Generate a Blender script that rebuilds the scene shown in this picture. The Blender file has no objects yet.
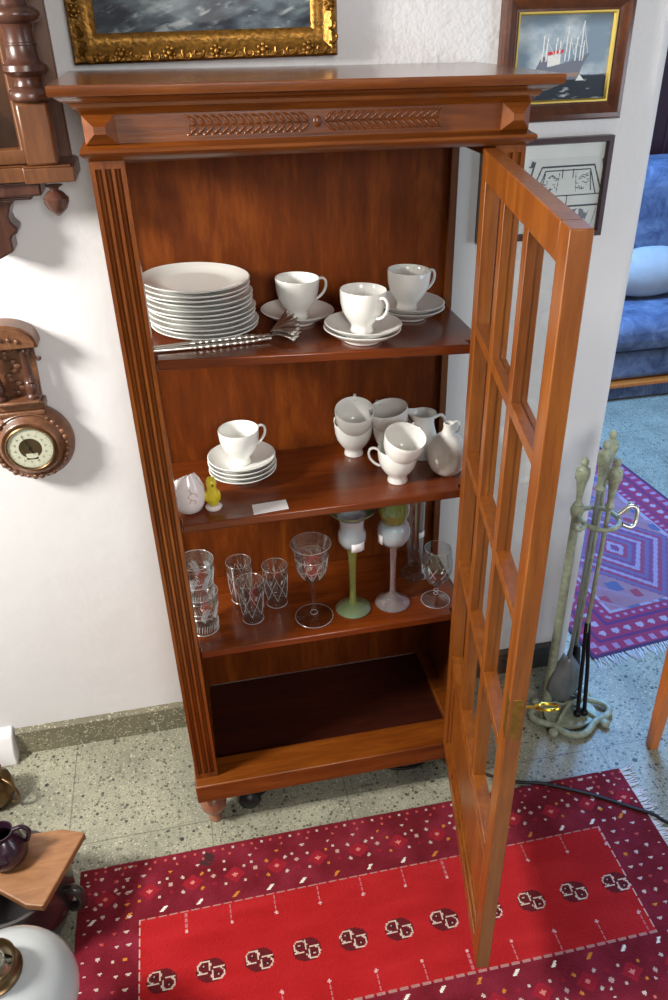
import bpy, bmesh, math, random
import numpy as np
from mathutils import Vector, Matrix
random.seed(7)
RNG = np.random.RandomState(5)
PI = math.pi
SC = bpy.context.scene
COL = SC.collection

# ------------------------------------------------------------------ materials
def lin(c):
    c = c / 255.0
    return c / 12.92 if c <= .04045 else ((c + .055) / 1.055) ** 2.4
def rgb(r, g, b): return (lin(r), lin(g), lin(b), 1.0)

def new_mat(name):
    m = bpy.data.materials.new(name); m.use_nodes = True
    nt = m.node_tree; b = nt.nodes['Principled BSDF']
    return m, nt, b
def nd(nt, t, **kw):
    n = nt.nodes.new(t)
    for k, v in kw.items():
        if hasattr(n, k): setattr(n, k, v)
        else: n.inputs[k].default_value = v
    return n
def ramp(nt, stops):
    r = nt.nodes.new('ShaderNodeValToRGB'); e = r.color_ramp.elements
    while len(e) < len(stops): e.new(.5)
    for el, (p, c) in zip(e, stops): el.position = p; el.color = c
    return r
def plain(name, col, rough=.5, metal=0, coat=0, spec=.5, bump=0, bscale=60, var=0):
    m, nt, b = new_mat(name)
    b.inputs['Base Color'].default_value = col; b.inputs['Roughness'].default_value = rough
    b.inputs['Metallic'].default_value = metal; b.inputs['Coat Weight'].default_value = coat
    b.inputs['Specular IOR Level'].default_value = spec
    tc = nd(nt, 'ShaderNodeTexCoord')
    if bump or var:
        n = nd(nt, 'ShaderNodeTexNoise', Scale=bscale, Detail=5.0); nt.links.new(tc.outputs['Object'], n.inputs['Vector'])
        if bump:
            bp = nd(nt, 'ShaderNodeBump', Strength=bump, Distance=.004)
            nt.links.new(n.outputs['Fac'], bp.inputs['Height']); nt.links.new(bp.outputs[0], b.inputs['Normal'])
        if var:
            r = ramp(nt, [(.3, tuple(c * (1 - var) for c in col[:3]) + (1,)), (.7, tuple(min(1, c * (1 + var)) for c in col[:3]) + (1,))])
            nt.links.new(n.outputs['Fac'], r.inputs[0]); nt.links.new(r.outputs[0], b.inputs['Base Color'])
    return m
def wood(name, dark, mid, light, rough=.3, coat=.25, scale=(14, 14, 1.3), bump=.12):
    m, nt, b = new_mat(name)
    tc = nd(nt, 'ShaderNodeTexCoord'); mp = nd(nt, 'ShaderNodeMapping'); mp.inputs['Scale'].default_value = scale
    nt.links.new(tc.outputs['Object'], mp.inputs['Vector'])
    n1 = nd(nt, 'ShaderNodeTexNoise', Scale=1.6, Detail=7.0, Roughness=.62, Distortion=1.2)
    n2 = nd(nt, 'ShaderNodeTexNoise', Scale=9.0, Detail=4.0, Roughness=.7)
    nt.links.new(mp.outputs[0], n1.inputs['Vector']); nt.links.new(mp.outputs[0], n2.inputs['Vector'])
    mx = nd(nt, 'ShaderNodeMix', data_type='FLOAT'); mx.inputs[0].default_value = .35
    nt.links.new(n1.outputs['Fac'], mx.inputs[2]); nt.links.new(n2.outputs['Fac'], mx.inputs[3])
    r = ramp(nt, [(.3, dark), (.5, mid), (.72, light)])
    nt.links.new(mx.outputs[0], r.inputs[0]); nt.links.new(r.outputs[0], b.inputs['Base Color'])
    bp = nd(nt, 'ShaderNodeBump', Strength=bump, Distance=.002)
    nt.links.new(n2.outputs['Fac'], bp.inputs['Height']); nt.links.new(bp.outputs[0], b.inputs['Normal'])
    b.inputs['Roughness'].default_value = rough; b.inputs['Coat Weight'].default_value = coat; b.inputs['Coat Roughness'].default_value = .2
    return m

M = {}
W1, W2, W3 = rgb(80, 36, 7), rgb(114, 57, 13), rgb(146, 81, 22)
M['wood'] = wood('mahogany_upright', W1, W2, W3)
M['woodx'] = wood('mahogany_crosswise', W1, W2, W3, scale=(1.3, 14, 14), rough=.34, coat=.1)
M['woodtop'] = wood('mahogany_polished_top', W1, W2, W3, scale=(1.3, 14, 14), rough=.26, coat=.8)
M['woody'] = wood('mahogany_shelf', rgb(88, 36, 10), rgb(112, 50, 15), rgb(132, 64, 20), scale=(1.6, 16, 16), rough=.24)
M['shadewood'] = wood('shade_dark_board', rgb(36, 12, 6), rgb(54, 20, 10), rgb(72, 30, 14), scale=(1.6, 16, 16), rough=.4, coat=.1)  # bottom board: colour darkened to stand for the lower compartment's shade
M['backwood'] = wood('veneer_back', rgb(74, 31, 7), rgb(106, 48, 12), rgb(146, 76, 22), scale=(7, 7, 1.2), rough=.5, coat=0, bump=.05)
M['door'] = wood('door_wood', rgb(100, 48, 11), rgb(134, 72, 19), rgb(162, 96, 31), rough=.38, coat=.15)
M['ship_frame'] = wood('brown_frame_wood', rgb(58, 27, 13), rgb(82, 41, 19), rgb(110, 60, 28), scale=(10, 10, 10), rough=.3)
M['dark_frame'] = plain('dark_frame', rgb(52, 20, 24), .4, coat=.2)
M['clock'] = wood('clock_walnut', rgb(66, 38, 20), rgb(96, 58, 32), rgb(124, 78, 46), rough=.36, coat=.15)
M['clock_dark'] = wood('clock_turned', rgb(50, 28, 22), rgb(76, 46, 36), rgb(100, 66, 52), rough=.32, coat=.2)
M['baro'] = wood('barometer_oak', rgb(74, 46, 30), rgb(108, 70, 46), rgb(138, 94, 64), scale=(14, 14, 14), rough=.38, bump=.4)
M['leg'] = wood('honey_wood', rgb(172, 88, 28), rgb(198, 108, 38), rgb(214, 128, 56), rough=.35)
M['board'] = wood('pale_board', rgb(120, 80, 48), rgb(142, 98, 62), rgb(160, 116, 78), scale=(5, 22, 5), rough=.5, coat=0)
M['log'] = wood('dark_log', rgb(44, 28, 16), rgb(84, 56, 34), rgb(120, 86, 54), scale=(20, 4, 20), rough=.7, coat=0, bump=.8)
M['gold'] = plain('gilded_gesso', rgb(134, 94, 36), .36, metal=.7, bump=.5, bscale=120, var=.45)
M['gold_slip'] = plain('gold_slip', rgb(220, 190, 96), .35, metal=.6)
M['brass'] = plain('brass', rgb(214, 176, 70), .22, metal=1)
M['dull_brass'] = plain('dull_brass', rgb(150, 108, 50), .4, metal=.8, var=.25, bscale=90)
M['old_brass'] = plain('tarnished_brass', rgb(120, 96, 66), .35, metal=.9, var=.3, bscale=20)
M['silver'] = plain('silver', rgb(222, 218, 210), .3, metal=1)
M['iron'] = plain('black_iron', rgb(26, 24, 26), .45, metal=.4)
M['verdigris'] = plain('green_bronze', rgb(156, 164, 142), .5, metal=.1, var=.25, bscale=70, bump=.4)
M['pewter'] = plain('grey_iron_sheet', rgb(128, 136, 138), .42, metal=.35, var=.15, bscale=30)
M['porcelain'] = plain('white_porcelain', rgb(244, 244, 240), .12, coat=.3)
M['ivory'] = plain('pinkish_eggshell', rgb(236, 226, 226), .14, coat=.4)
M['gold_paint'] = plain('gold_paint', rgb(186, 140, 60), .35, metal=.6)
M['yellow'] = plain('yellow_glaze', rgb(222, 200, 44), .2, coat=.4, var=.12, bscale=60)
M['paper'] = plain('paper', rgb(240, 238, 240), .7)
M['cream'] = plain('cream_enamel', rgb(214, 210, 190), .35)
M['black'] = plain('black_rubber', rgb(14, 14, 16), .45)
M['bucket'] = plain('dark_glazed_pot', rgb(40, 34, 34), .3, coat=.4, var=.3, bscale=12)
M['plum'] = plain('dark_plum_glaze', rgb(44, 22, 38), .25, coat=.4)
M['opal'] = plain('opal_glass', rgb(176, 182, 184), .16, coat=.3)
M['fringe'] = plain('rug_fringe', rgb(206, 208, 212), .9)
M['foot'] = wood('foot_wood', rgb(110, 64, 44), rgb(140, 90, 68), rgb(160, 116, 92), rough=.35, scale=(12, 12, 12))

M['backwood'].node_tree.nodes['Principled BSDF'].inputs['Specular IOR Level'].default_value = .15
# wall plaster (finer at the left, rougher stucco at the right)
def wall_mat():
    m, nt, b = new_mat('white_plaster'); b.inputs['Base Color'].default_value = rgb(226, 226, 228); b.inputs['Roughness'].default_value = .85
    g = nd(nt, 'ShaderNodeNewGeometry')
    n = nd(nt, 'ShaderNodeTexNoise', Scale=70.0, Detail=3.0, Roughness=.55); n2 = nd(nt, 'ShaderNodeTexNoise', Scale=9.0, Detail=3.0)
    nt.links.new(g.outputs['Position'], n.inputs['Vector']); nt.links.new(g.outputs['Position'], n2.inputs['Vector'])
    s = nd(nt, 'ShaderNodeSeparateXYZ'); nt.links.new(g.outputs['Position'], s.inputs[0])
    mr = nd(nt, 'ShaderNodeMapRange'); mr.inputs['From Min'].default_value = 1.25; mr.inputs['From Max'].default_value = 1.6
    mr.inputs['To Min'].default_value = .12; mr.inputs['To Max'].default_value = 1.0
    nt.links.new(s.outputs['Z'], mr.inputs['Value'])
    a = nd(nt, 'ShaderNodeMath', operation='MULTIPLY'); nt.links.new(n.outputs['Fac'], a.inputs[0]); nt.links.new(mr.outputs[0], a.inputs[1])
    c = nd(nt, 'ShaderNodeMath', operation='ADD'); nt.links.new(a.outputs[0], c.inputs[0]); nt.links.new(n2.outputs['Fac'], c.inputs[1])
    bp = nd(nt, 'ShaderNodeBump', Strength=.42, Distance=.006); nt.links.new(c.outputs[0], bp.inputs['Height']); nt.links.new(bp.outputs[0], b.inputs['Normal'])
    return m
M['wall'] = wall_mat()

# terrazzo, optionally with tile joints
def terrazzo(name, joints, base=(150, 150, 132)):
    m, nt, b = new_mat(name); L = nt.links
    g = nd(nt, 'ShaderNodeNewGeometry'); P = g.outputs['Position']
    def chips(scale, th, rnd_lo, colr, prev):
        v = nd(nt, 'ShaderNodeTexVoronoi', Scale=scale); L.new(P, v.inputs['Vector'])
        sep = nd(nt, 'ShaderNodeSeparateColor'); L.new(v.outputs['Color'], sep.inputs[0])
        lt = nd(nt, 'ShaderNodeMath', operation='LESS_THAN'); L.new(v.outputs['Distance'], lt.inputs[0])
        sz = nd(nt, 'ShaderNodeMath', operation='MULTIPLY'); L.new(sep.outputs[1], sz.inputs[0]); sz.inputs[1].default_value = th; L.new(sz.outputs[0], lt.inputs[1])
        gt = nd(nt, 'ShaderNodeMath', operation='GREATER_THAN'); L.new(sep.outputs[0], gt.inputs[0]); gt.inputs[1].default_value = rnd_lo
        mu = nd(nt, 'ShaderNodeMath', operation='MULTIPLY'); L.new(lt.outputs[0], mu.inputs[0]); L.new(gt.outputs[0], mu.inputs[1])
        mx = nd(nt, 'ShaderNodeMix', data_type='RGBA'); L.new(mu.outputs[0], mx.inputs[0]); L.new(prev, mx.inputs[6]); mx.inputs[7].default_value = colr
        return mx.outputs[2]
    n = nd(nt, 'ShaderNodeTexNoise', Scale=6.0, Detail=6.0); L.new(P, n.inputs['Vector'])
    r = ramp(nt, [(.3, rgb(*[c * .88 for c in base])), (.7, rgb(*[min(255, c * 1.1) for c in base]))]); L.new(n.outputs['Fac'], r.inputs[0])
    c = chips(330, .75, .45, rgb(116, 116, 98), r.outputs[0])
    c = chips(210, .6, .6, rgb(172, 170, 150), c)
    c = chips(120, .6, .62, rgb(98, 98, 84), c)
    c = chips(150, .5, .84, rgb(184, 180, 160), c)
    c = chips(80, .4, .80, rgb(66, 66, 60), c)
    c = chips(38, .26, .84, rgb(46, 46, 44), c)
    if joints:
        s = nd(nt, 'ShaderNodeSeparateXYZ'); L.new(P, s.inputs[0])
        def joint(out, off, per, prev):
            a = nd(nt, 'ShaderNodeMath', operation='SUBTRACT'); L.new(out, a.inputs[0]); a.inputs[1].default_value = off - per / 2
            md = nd(nt, 'ShaderNodeMath', operation='FLOORED_MODULO'); L.new(a.outputs[0], md.inputs[0]); md.inputs[1].default_value = per
            sb = nd(nt, 'ShaderNodeMath', operation='SUBTRACT'); L.new(md.outputs[0], sb.inputs[0]); sb.inputs[1].default_value = per / 2
            ab = nd(nt, 'ShaderNodeMath', operation='ABSOLUTE'); L.new(sb.outputs[0], ab.inputs[0])
            lt = nd(nt, 'ShaderNodeMath', operation='LESS_THAN'); L.new(ab.outputs[0], lt.inputs[0]); lt.inputs[1].default_value = .0016
            mx = nd(nt, 'ShaderNodeMix', data_type='RGBA'); mul = nd(nt, 'ShaderNodeMath', operation='MULTIPLY'); L.new(lt.outputs[0], mul.inputs[0]); mul.inputs[1].default_value = .65
            L.new(mul.outputs[0], mx.inputs[0]); L.new(prev, mx.inputs[6]); mx.inputs[7].default_value = rgb(92, 92, 82)
            return mx.outputs[2]
        c = joint(s.outputs['X'], -.327, .345, c); c = joint(s.outputs['Y'], .006, .337, c)
    L.new(c, b.inputs['Base Color']); b.inputs['Roughness'].default_value = .42
    return m
M['floor'] = terrazzo('terrazzo_tiles', True)
M['skirt'] = terrazzo('terrazzo_skirting', False, (118, 112, 90))
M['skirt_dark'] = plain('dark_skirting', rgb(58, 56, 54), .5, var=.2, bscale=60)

def clear_mat(name, edge=.45, base=.04, tint=(.96, .975, .97, 1), frost=0, fscale=150, kind='cells', power=3.5):
    """thin clear glass: looks straight through, mirrors more towards its edges; frost = share of ground, cut decoration"""
    m = bpy.data.materials.new(name); m.use_nodes = True; nt = m.node_tree; nt.nodes.remove(nt.nodes['Principled BSDF']); L = nt.links
    out = nt.nodes['Material Output']; t = nd(nt, 'ShaderNodeBsdfTransparent'); t.inputs[0].default_value = tint
    g = nd(nt, 'ShaderNodeBsdfGlossy'); g.inputs['Roughness'].default_value = .03
    lw = nd(nt, 'ShaderNodeLayerWeight'); lw.inputs[0].default_value = .5
    pw = nd(nt, 'ShaderNodeMath', operation='POWER'); L.new(lw.outputs['Facing'], pw.inputs[0]); pw.inputs[1].default_value = power
    ma = nd(nt, 'ShaderNodeMath', operation='MULTIPLY_ADD'); L.new(pw.outputs[0], ma.inputs[0]); ma.inputs[1].default_value = edge; ma.inputs[2].default_value = base
    mx = nd(nt, 'ShaderNodeMixShader'); L.new(ma.outputs[0], mx.inputs[0]); L.new(t.outputs[0], mx.inputs[1]); L.new(g.outputs[0], mx.inputs[2]); last = mx.outputs[0]
    if frost:
        d = nd(nt, 'ShaderNodeBsdfDiffuse'); d.inputs[0].default_value = (.9, .92, .95, 1); tr = nd(nt, 'ShaderNodeBsdfTranslucent'); tr.inputs[0].default_value = (.9, .92, .95, 1)
        a = nd(nt, 'ShaderNodeMixShader'); L.new(d.outputs[0], a.inputs[1]); L.new(tr.outputs[0], a.inputs[2])
        gl = nd(nt, 'ShaderNodeBsdfGlossy'); gl.inputs['Roughness'].default_value = .18; b2 = nd(nt, 'ShaderNodeMixShader', Fac=.35); L.new(a.outputs[0], b2.inputs[1]); L.new(gl.outputs[0], b2.inputs[2])
        tc = nd(nt, 'ShaderNodeTexCoord')
        if kind == 'cells':
            v = nd(nt, 'ShaderNodeTexVoronoi', Scale=fscale, feature='DISTANCE_TO_EDGE'); L.new(tc.outputs['Object'], v.inputs['Vector']); r = ramp(nt, [(.02, (1, 1, 1, 1)), (.07, (.05, .05, .05, 1))]); L.new(v.outputs['Distance'], r.inputs[0])
        else:
            v = nd(nt, 'ShaderNodeTexWave', Scale=fscale, Distortion=5.0); v.bands_direction = 'DIAGONAL'; v.inputs['Detail Scale'].default_value = 2.0; L.new(tc.outputs['Object'], v.inputs['Vector']); r = ramp(nt, [(.72, (.06, .06, .06, 1)), (.9, (1, 1, 1, 1))]); L.new(v.outputs['Fac'], r.inputs[0])
        f = nd(nt, 'ShaderNodeMath', operation='MULTIPLY'); L.new(r.outputs[0], f.inputs[0]); f.inputs[1].default_value = frost
        m2 = nd(nt, 'ShaderNodeMixShader'); L.new(f.outputs[0], m2.inputs[0]); L.new(last, m2.inputs[1]); L.new(b2.outputs[0], m2.inputs[2]); last = m2.outputs[0]
    L.new(last, out.inputs[0]); return m
M['pane'] = clear_mat('window_glass', .3, .035, power=6)
M['glass'] = clear_mat('clear_glass', .75, .06, frost=0, power=2.2)
M['cut'] = clear_mat('cut_glass', .75, .08, frost=.10, fscale=120, power=2.2)
def frost_mat():
    m = bpy.data.materials.new('ground_glint_glass'); m.use_nodes = True; nt = m.node_tree; nt.nodes.remove(nt.nodes['Principled BSDF']); L = nt.links
    d = nd(nt, 'ShaderNodeBsdfDiffuse'); d.inputs[0].default_value = (.92, .94, .96, 1); tr = nd(nt, 'ShaderNodeBsdfTranslucent'); tr.inputs[0].default_value = (.92, .94, .96, 1)
    a = nd(nt, 'ShaderNodeMixShader', Fac=.5); L.new(d.outputs[0], a.inputs[1]); L.new(tr.outputs[0], a.inputs[2])
    g = nd(nt, 'ShaderNodeBsdfGlossy'); g.inputs['Roughness'].default_value = .15; b2 = nd(nt, 'ShaderNodeMixShader', Fac=.3); L.new(a.outputs[0], b2.inputs[1]); L.new(g.outputs[0], b2.inputs[2])
    L.new(b2.outputs[0], nt.nodes['Material Output'].inputs[0]); return m
M['frost'] = frost_mat()
M['etched'] = clear_mat('etched_glass', .7, .06, frost=.06, fscale=60, kind='cells', power=2.2)
def tinted(name, col, tr=.55, rough=.1, coat=.6):
    m, nt, b = new_mat(name); b.inputs['Base Color'].default_value = col; b.inputs['Roughness'].default_value = rough
    b.inputs['Transmission Weight'].default_value = tr; b.inputs['Coat Weight'].default_value = coat; b.inputs['IOR'].default_value = 1.35
    b.inputs['Thin Film Thickness'].default_value = 380; b.inputs['Thin Film IOR'].default_value = 1.6
    return m
M['green_glass'] = tinted('green_lustre_glass', rgb(146, 164, 120), .5)
M['greener'] = tinted('grass_green_glass', rgb(166, 182, 88), .6)
M['opal_lustre'] = tinted('pearl_lustre_glass', rgb(222, 232, 236), .55)
M['rose_glass'] = tinted('pale_rose_glass', rgb(222, 206, 204), .8)

def attr_mat(name, rough=.8, bump=.0, bscale=300, coat=0, sheen=0):
    m, nt, b = new_mat(name); a = nd(nt, 'ShaderNodeVertexColor'); a.layer_name = 'pattern'
    nt.links.new(a.outputs['Color'], b.inputs['Base Color']); b.inputs['Roughness'].default_value = rough; b.inputs['Coat Weight'].default_value = coat
    b.inputs['Specular IOR Level'].default_value = .25; b.inputs['Sheen Weight'].default_value = sheen
    if bump:
        tc = nd(nt, 'ShaderNodeTexCoord'); n = nd(nt, 'ShaderNodeTexNoise', Scale=bscale, Detail=3.0); nt.links.new(tc.outputs['Object'], n.inputs['Vector'])
        bp = nd(nt, 'ShaderNodeBump', Strength=bump, Distance=.004); nt.links.new(n.outputs['Fac'], bp.inputs['Height']); nt.links.new(bp.outputs[0], b.inputs['Normal'])
    return m
M['pile'] = attr_mat('woven_pile', .95, .8, 260, sheen=.1)
M['canvas'] = attr_mat('painted_canvas', .45, .15, 400, coat=.1)
M['print'] = attr_mat('printed_sheet', .6)
def fabric():
    m, nt, b = new_mat('blue_upholstery'); tc = nd(nt, 'ShaderNodeTexCoord'); n = nd(nt, 'ShaderNodeTexNoise', Scale=9.0, Detail=8.0, Roughness=.7, Distortion=.6)
    nt.links.new(tc.outputs['Object'], n.inputs['Vector']); r = ramp(nt, [(.32, rgb(58, 64, 88)), (.5, rgb(92, 102, 126)), (.68, rgb(124, 134, 154))])
    nt.links.new(n.outputs['Fac'], r.inputs[0]); nt.links.new(r.outputs[0], b.inputs['Base Color']); b.inputs['Roughness'].default_value = .9
    return m
M['blue'] = fabric()
M['grey_blue'] = plain('grey_blue_cloth', rgb(176, 172, 166), .85, var=.08, bscale=14)

# ------------------------------------------------------------------ mesh helpers
def B(): return bmesh.new()
def box(bm, x0, x1, y0, y1, z0, z1):
    v = [bm.verts.new(p) for p in ((x0,y0,z0),(x1,y0,z0),(x1,y1,z0),(x0,y1,z0),(x0,y0,z1),(x1,y0,z1),(x1,y1,z1),(x0,y1,z1))]
    for f in ((0,3,2,1),(4,5,6,7),(0,1,5,4),(1,2,6,5),(2,3,7,6),(3,0,4,7)): bm.faces.new([v[i] for i in f])
    return v
def lathe(bm, prof, c=(0,0,0), seg=40, mat=None):
    c = Vector(c); rings = []
    for r, z in prof:
        if r < 1e-6: rings.append([bm.verts.new(Vector((0,0,z)))])
        else: rings.append([bm.verts.new(Vector((r*math.cos(2*PI*i/seg), r*math.sin(2*PI*i/seg), z))) for i in range(seg)])
    for a, b in zip(rings, rings[1:]):
        if len(a) == 1 and len(b) == 1: continue
        for i in range(seg):
            j = (i+1) % seg
            if len(a) == 1: bm.faces.new((a[0], b[j], b[i]))
            elif len(b) == 1: bm.faces.new((a[i], a[j], b[0]))
            else: bm.faces.new((a[i], a[j], b[j], b[i]))
    vs = [v for r in rings for v in r]
    if mat is not None: bmesh.ops.transform(bm, matrix=mat, verts=vs)
    bmesh.ops.translate(bm, vec=c, verts=vs)
    return vs
def tube(bm, pts, rad, seg=8, closed=False, flat=1.0):
    pts = [Vector(p) for p in pts]; n = len(pts)
    if not hasattr(rad, '__len__'): rad = [rad]*n
    rings = []; up = Vector((0,0,1)); prev = None
    for i, p in enumerate(pts):
        a = pts[(i-1) % n] if (closed or i > 0) else p; b = pts[(i+1) % n] if (closed or i < n-1) else p
        t = (b-a).normalized()
        if prev is None:
            ref = up if abs(t.dot(up)) < .9 else Vector((1,0,0)); u = t.cross(ref).normalized()
        else: u = (prev - t*prev.dot(t)).normalized()
        prev = u; w = t.cross(u)
        rings.append([bm.verts.new(p + rad[i]*(math.cos(2*PI*k/seg)*u + flat*math.sin(2*PI*k/seg)*w)) for k in range(seg)])
    for i in range(n if closed else n-1):
        a, b = rings[i], rings[(i+1) % n]
        for k in range(seg):
            j = (k+1) % seg; bm.faces.new((a[k], a[j], b[j], b[k]))
    if not closed:
        bm.faces.new(rings[0][::-1]); bm.faces.new(rings[-1])
    return [v for r in rings for v in r]
def prism(bm, poly, z0, z1, f=lambda x, y, z: (x, y, z)):
    a = [bm.verts.new(f(x, y, z0)) for x, y in poly]; b = [bm.verts.new(f(x, y, z1)) for x, y in poly]
    bm.faces.new(a[::-1]); bm.faces.new(b); n = len(poly)
    for i in range(n): bm.faces.new((a[i], a[(i+1) % n], b[(i+1) % n], b[i]))
    return a + b
def ball(bm, c, r, sx=1, sy=1, sz=1, seg=16):
    m = Matrix.Translation(Vector(c)) @ Matrix.Diagonal((sx, sy, sz, 1))
    return bmesh.ops.create_uvsphere(bm, u_segments=seg, v_segments=max(6, seg//2), radius=r, matrix=m)['verts']
def frame_sweep(bm, x0, x1, z0, z1, prof):
    """picture frame in the XZ plane: prof = (inset from the outer edge, y) closed loop, mitred corners"""
    rings = []
    for cx, cz, sx, sz in ((x0, z0, 1, 1), (x1, z0, -1, 1), (x1, z1, -1, -1), (x0, z1, 1, -1)):
        rings.append([bm.verts.new((cx + sx*u, y, cz + sz*u)) for u, y in prof])
    n = len(prof)
    for i in range(4):
        a, b = rings[i], rings[(i+1) % 4]
        for k in range(n):
            j = (k+1) % n; bm.faces.new((a[k], b[k], b[j], a[j]))
def spline(pts, n=8):
    pts = [Vector(p) for p in pts]; P = [pts[0]*2-pts[1]] + pts + [pts[-1]*2-pts[-2]]; out = []
    for i in range(1, len(P)-2):
        for k in range(n):
            t = k/n; a, b, c, d = P[i-1:i+3]
            out.append(.5*((2*b)+(c-a)*t+(2*a-5*b+4*c-d)*t*t+(3*b-a-3*c+d)*t**3))
    out.append(pts[-1]); return out

def obj(name, bm, mat, parent=None, bevel=0, smooth=35, subd=0, warp=None):
    if warp:
        for v in bm.verts: v.co = warp(v.co)
    bmesh.ops.recalc_face_normals(bm, faces=bm.faces)
    if parent is not None and parent.get('origin'):
        bmesh.ops.translate(bm, vec=-Vector(parent['origin']), verts=bm.verts)
    me = bpy.data.meshes.new(name); bm.to_mesh(me); bm.free()
    if smooth:
        ca = math.radians(smooth)
        for p in me.polygons: p.use_smooth = True
        me.set_sharp_from_angle(angle=ca)
    me.materials.append(mat)
    o = bpy.data.objects.new(name, me); COL.objects.link(o)
    if parent is not None:
        o.parent = parent
        if parent.get('origin'): o['origin'] = [0, 0, 0]; del o['origin']
    if bevel:
        m = o.modifiers.new('edge', 'BEVEL'); m.width = bevel; m.segments = 2; m.limit_method = 'ANGLE'; m.angle_limit = math.radians(40)
    if subd:
        m = o.modifiers.new('smooth', 'SUBSURF'); m.levels = m.render_levels = subd
    return o
def tag(o, label, cat, group=None):
    o['label'] = label; o['category'] = cat
    if group: o['group'] = group
    return o
ORIG = {}
class Root: pass
def thing(name, label, cat, loc=(0,0,0), rotz=0, group=None):
    o = bpy.data.objects.new(name, None); COL.objects.link(o); o.location = loc; o.rotation_euler = (0, 0, rotz); o.empty_display_size = .05
    return tag(o, label, cat, group)
def wobj(name, bm, mat, root, base=None, **kw):
    """a part whose mesh was laid out in world coordinates: shift it into its (unrotated) root's frame"""
    o = obj(name, bm, mat, None, **kw)
    loc = Vector(base if base is not None else root.location)
    o.data.transform(Matrix.Translation(-loc)); o.parent = root
    return o
def struct(name, bm, mat, **kw):
    o = obj(name, bm, mat, **kw); o['kind'] = 'structure'; return o
def kids(o): return [c for c in bpy.data.objects if c.parent == o]
def dup(src, loc, rot=None, label=None, group=None):
    r = src.copy(); COL.objects.link(r); r.location = loc
    if rot is not None: r.rotation_euler = rot
    if label: r['label'] = label
    if group: r['group'] = group
    for ch in kids(src):
        c = ch.copy(); COL.objects.link(c); c.parent = r
        for g in kids(ch):
            d = g.copy(); COL.objects.link(d); d.parent = c
    return r

# value noise on arrays
def vnoise(X, Y, seed=0, oct=4):
    tot = np.zeros_like(X, float); amp = 1; s = 0
    for o in range(oct):
        rs = np.random.RandomState(seed*17+o); T = rs.rand(64, 64); xi = np.floor(X).astype(int); yi = np.floor(Y).astype(int); fx = X-xi; fy = Y-yi
        fx = fx*fx*(3-2*fx); fy = fy*fy*(3-2*fy)
        g = lambda a, b: T[a % 64, b % 64]
        tot += amp*((g(xi,yi)*(1-fx)+g(xi+1,yi)*fx)*(1-fy)+(g(xi,yi+1)*(1-fx)+g(xi+1,yi+1)*fx)*fy); s += amp; amp *= .5; X = X*2.03+5.1; Y = Y*2.03+9.7
    return tot/s
def painted_grid(name, x0, x1, y0, y1, nx, ny, img, place, mat, parent=None, base=None):
    """img: (ny, nx, 3) sRGB 0..255 colours, row 0 at y0; place(x, y) -> 3D point"""
    xs = np.linspace(x0, x1, nx+1); ys = np.linspace(y0, y1, ny+1)
    verts = [place(x, y) for y in ys for x in xs]; w = nx+1
    faces = [(j*w+i, j*w+i+1, (j+1)*w+i+1, (j+1)*w+i) for j in range(ny) for i in range(nx)]
    me = bpy.data.meshes.new(name); me.from_pydata(verts, [], faces)
    a = me.color_attributes.new('pattern', 'FLOAT_COLOR', 'CORNER')
    c = np.clip(img.reshape(-1, 3), 0, 255)/255.; c = np.where(c <= .04045, c/12.92, ((c+.055)/1.055)**2.4)
    c = np.concatenate([c, np.ones((len(c), 1))], 1); a.data.foreach_set('color', np.repeat(c, 4, axis=0).astype(np.float32).ravel())
    me.materials.append(mat); o = bpy.data.objects.new(name, me); COL.objects.link(o)
    if parent is not None:
        me.transform(Matrix.Translation(-Vector(base if base is not None else parent.location))); o.parent = parent
    return o

# ------------------------------------------------------------------ setting
WY = .341
WX = 1.125           # end of the wall, beside the opening
bm = B(); box(bm, -3.2, 4, -4, 3.4, -.05, 0); struct('floor', bm, M['floor'], smooth=0)
# main wall with a rounded end at the opening
bm = B(); r = .03
arc = [(WX-r+r*math.sin(a), WY+r-r*math.cos(a)) for a in [PI/2*k/8 for k in range(9)]]
prism(bm, [(-3.2, WY)] + arc + [(WX, WY+.14), (-3.2, WY+.14)], 0, 3.2); struct('wall_back', bm, M['wall'])
M['room'] = plain('painted_room_wall', rgb(186, 180, 172), .9)
bm = B(); box(bm, -3.3, -3.2, -4, .5, 0, 3.2); struct('wall_left', bm, M['room'], smooth=0)
bm = B(); box(bm, -3.3, 4.1, -4.1, -4, 0, 3.2); struct('wall_front', bm, M['room'], smooth=0)
bm = B(); box(bm, 4.0, 4.1, -4, 3.3, 0, 3.2); struct('wall_right', bm, M['room'], smooth=0)
bm = B(); box(bm, -3.3, 4.1, -4.1, 3.4, 3.2, 3.3); struct('ceiling', bm, M['room'], smooth=0)
bm = B(); box(bm, 1.0, 4, 3.2, 3.3, 0, 3.2); struct('wall_next_room', bm, M['wall'], smooth=0)
bm = B(); prism(bm, [(WY-.014, 0), (WY-.014, .078), (WY-.006, .086), (WY, .086), (WY, 0)], -.475, .66, lambda y, z, x: (x, y, z)); struct('baseboard_back', bm, M['skirt'], smooth=0)
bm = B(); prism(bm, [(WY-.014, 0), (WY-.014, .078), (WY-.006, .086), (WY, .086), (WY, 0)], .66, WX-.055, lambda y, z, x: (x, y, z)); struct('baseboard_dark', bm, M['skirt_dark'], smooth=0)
bm = B(); prism(bm, [(WY-.05, 0), (WY-.045, .05), (WY-.03, .085), (WY-.005, .1), (WY, .1), (WY, 0)], -3, -.48, lambda y, z, x: (x, y, z)); struct('baseboard_plaster', bm, M['wall'], bevel=.022)

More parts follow.
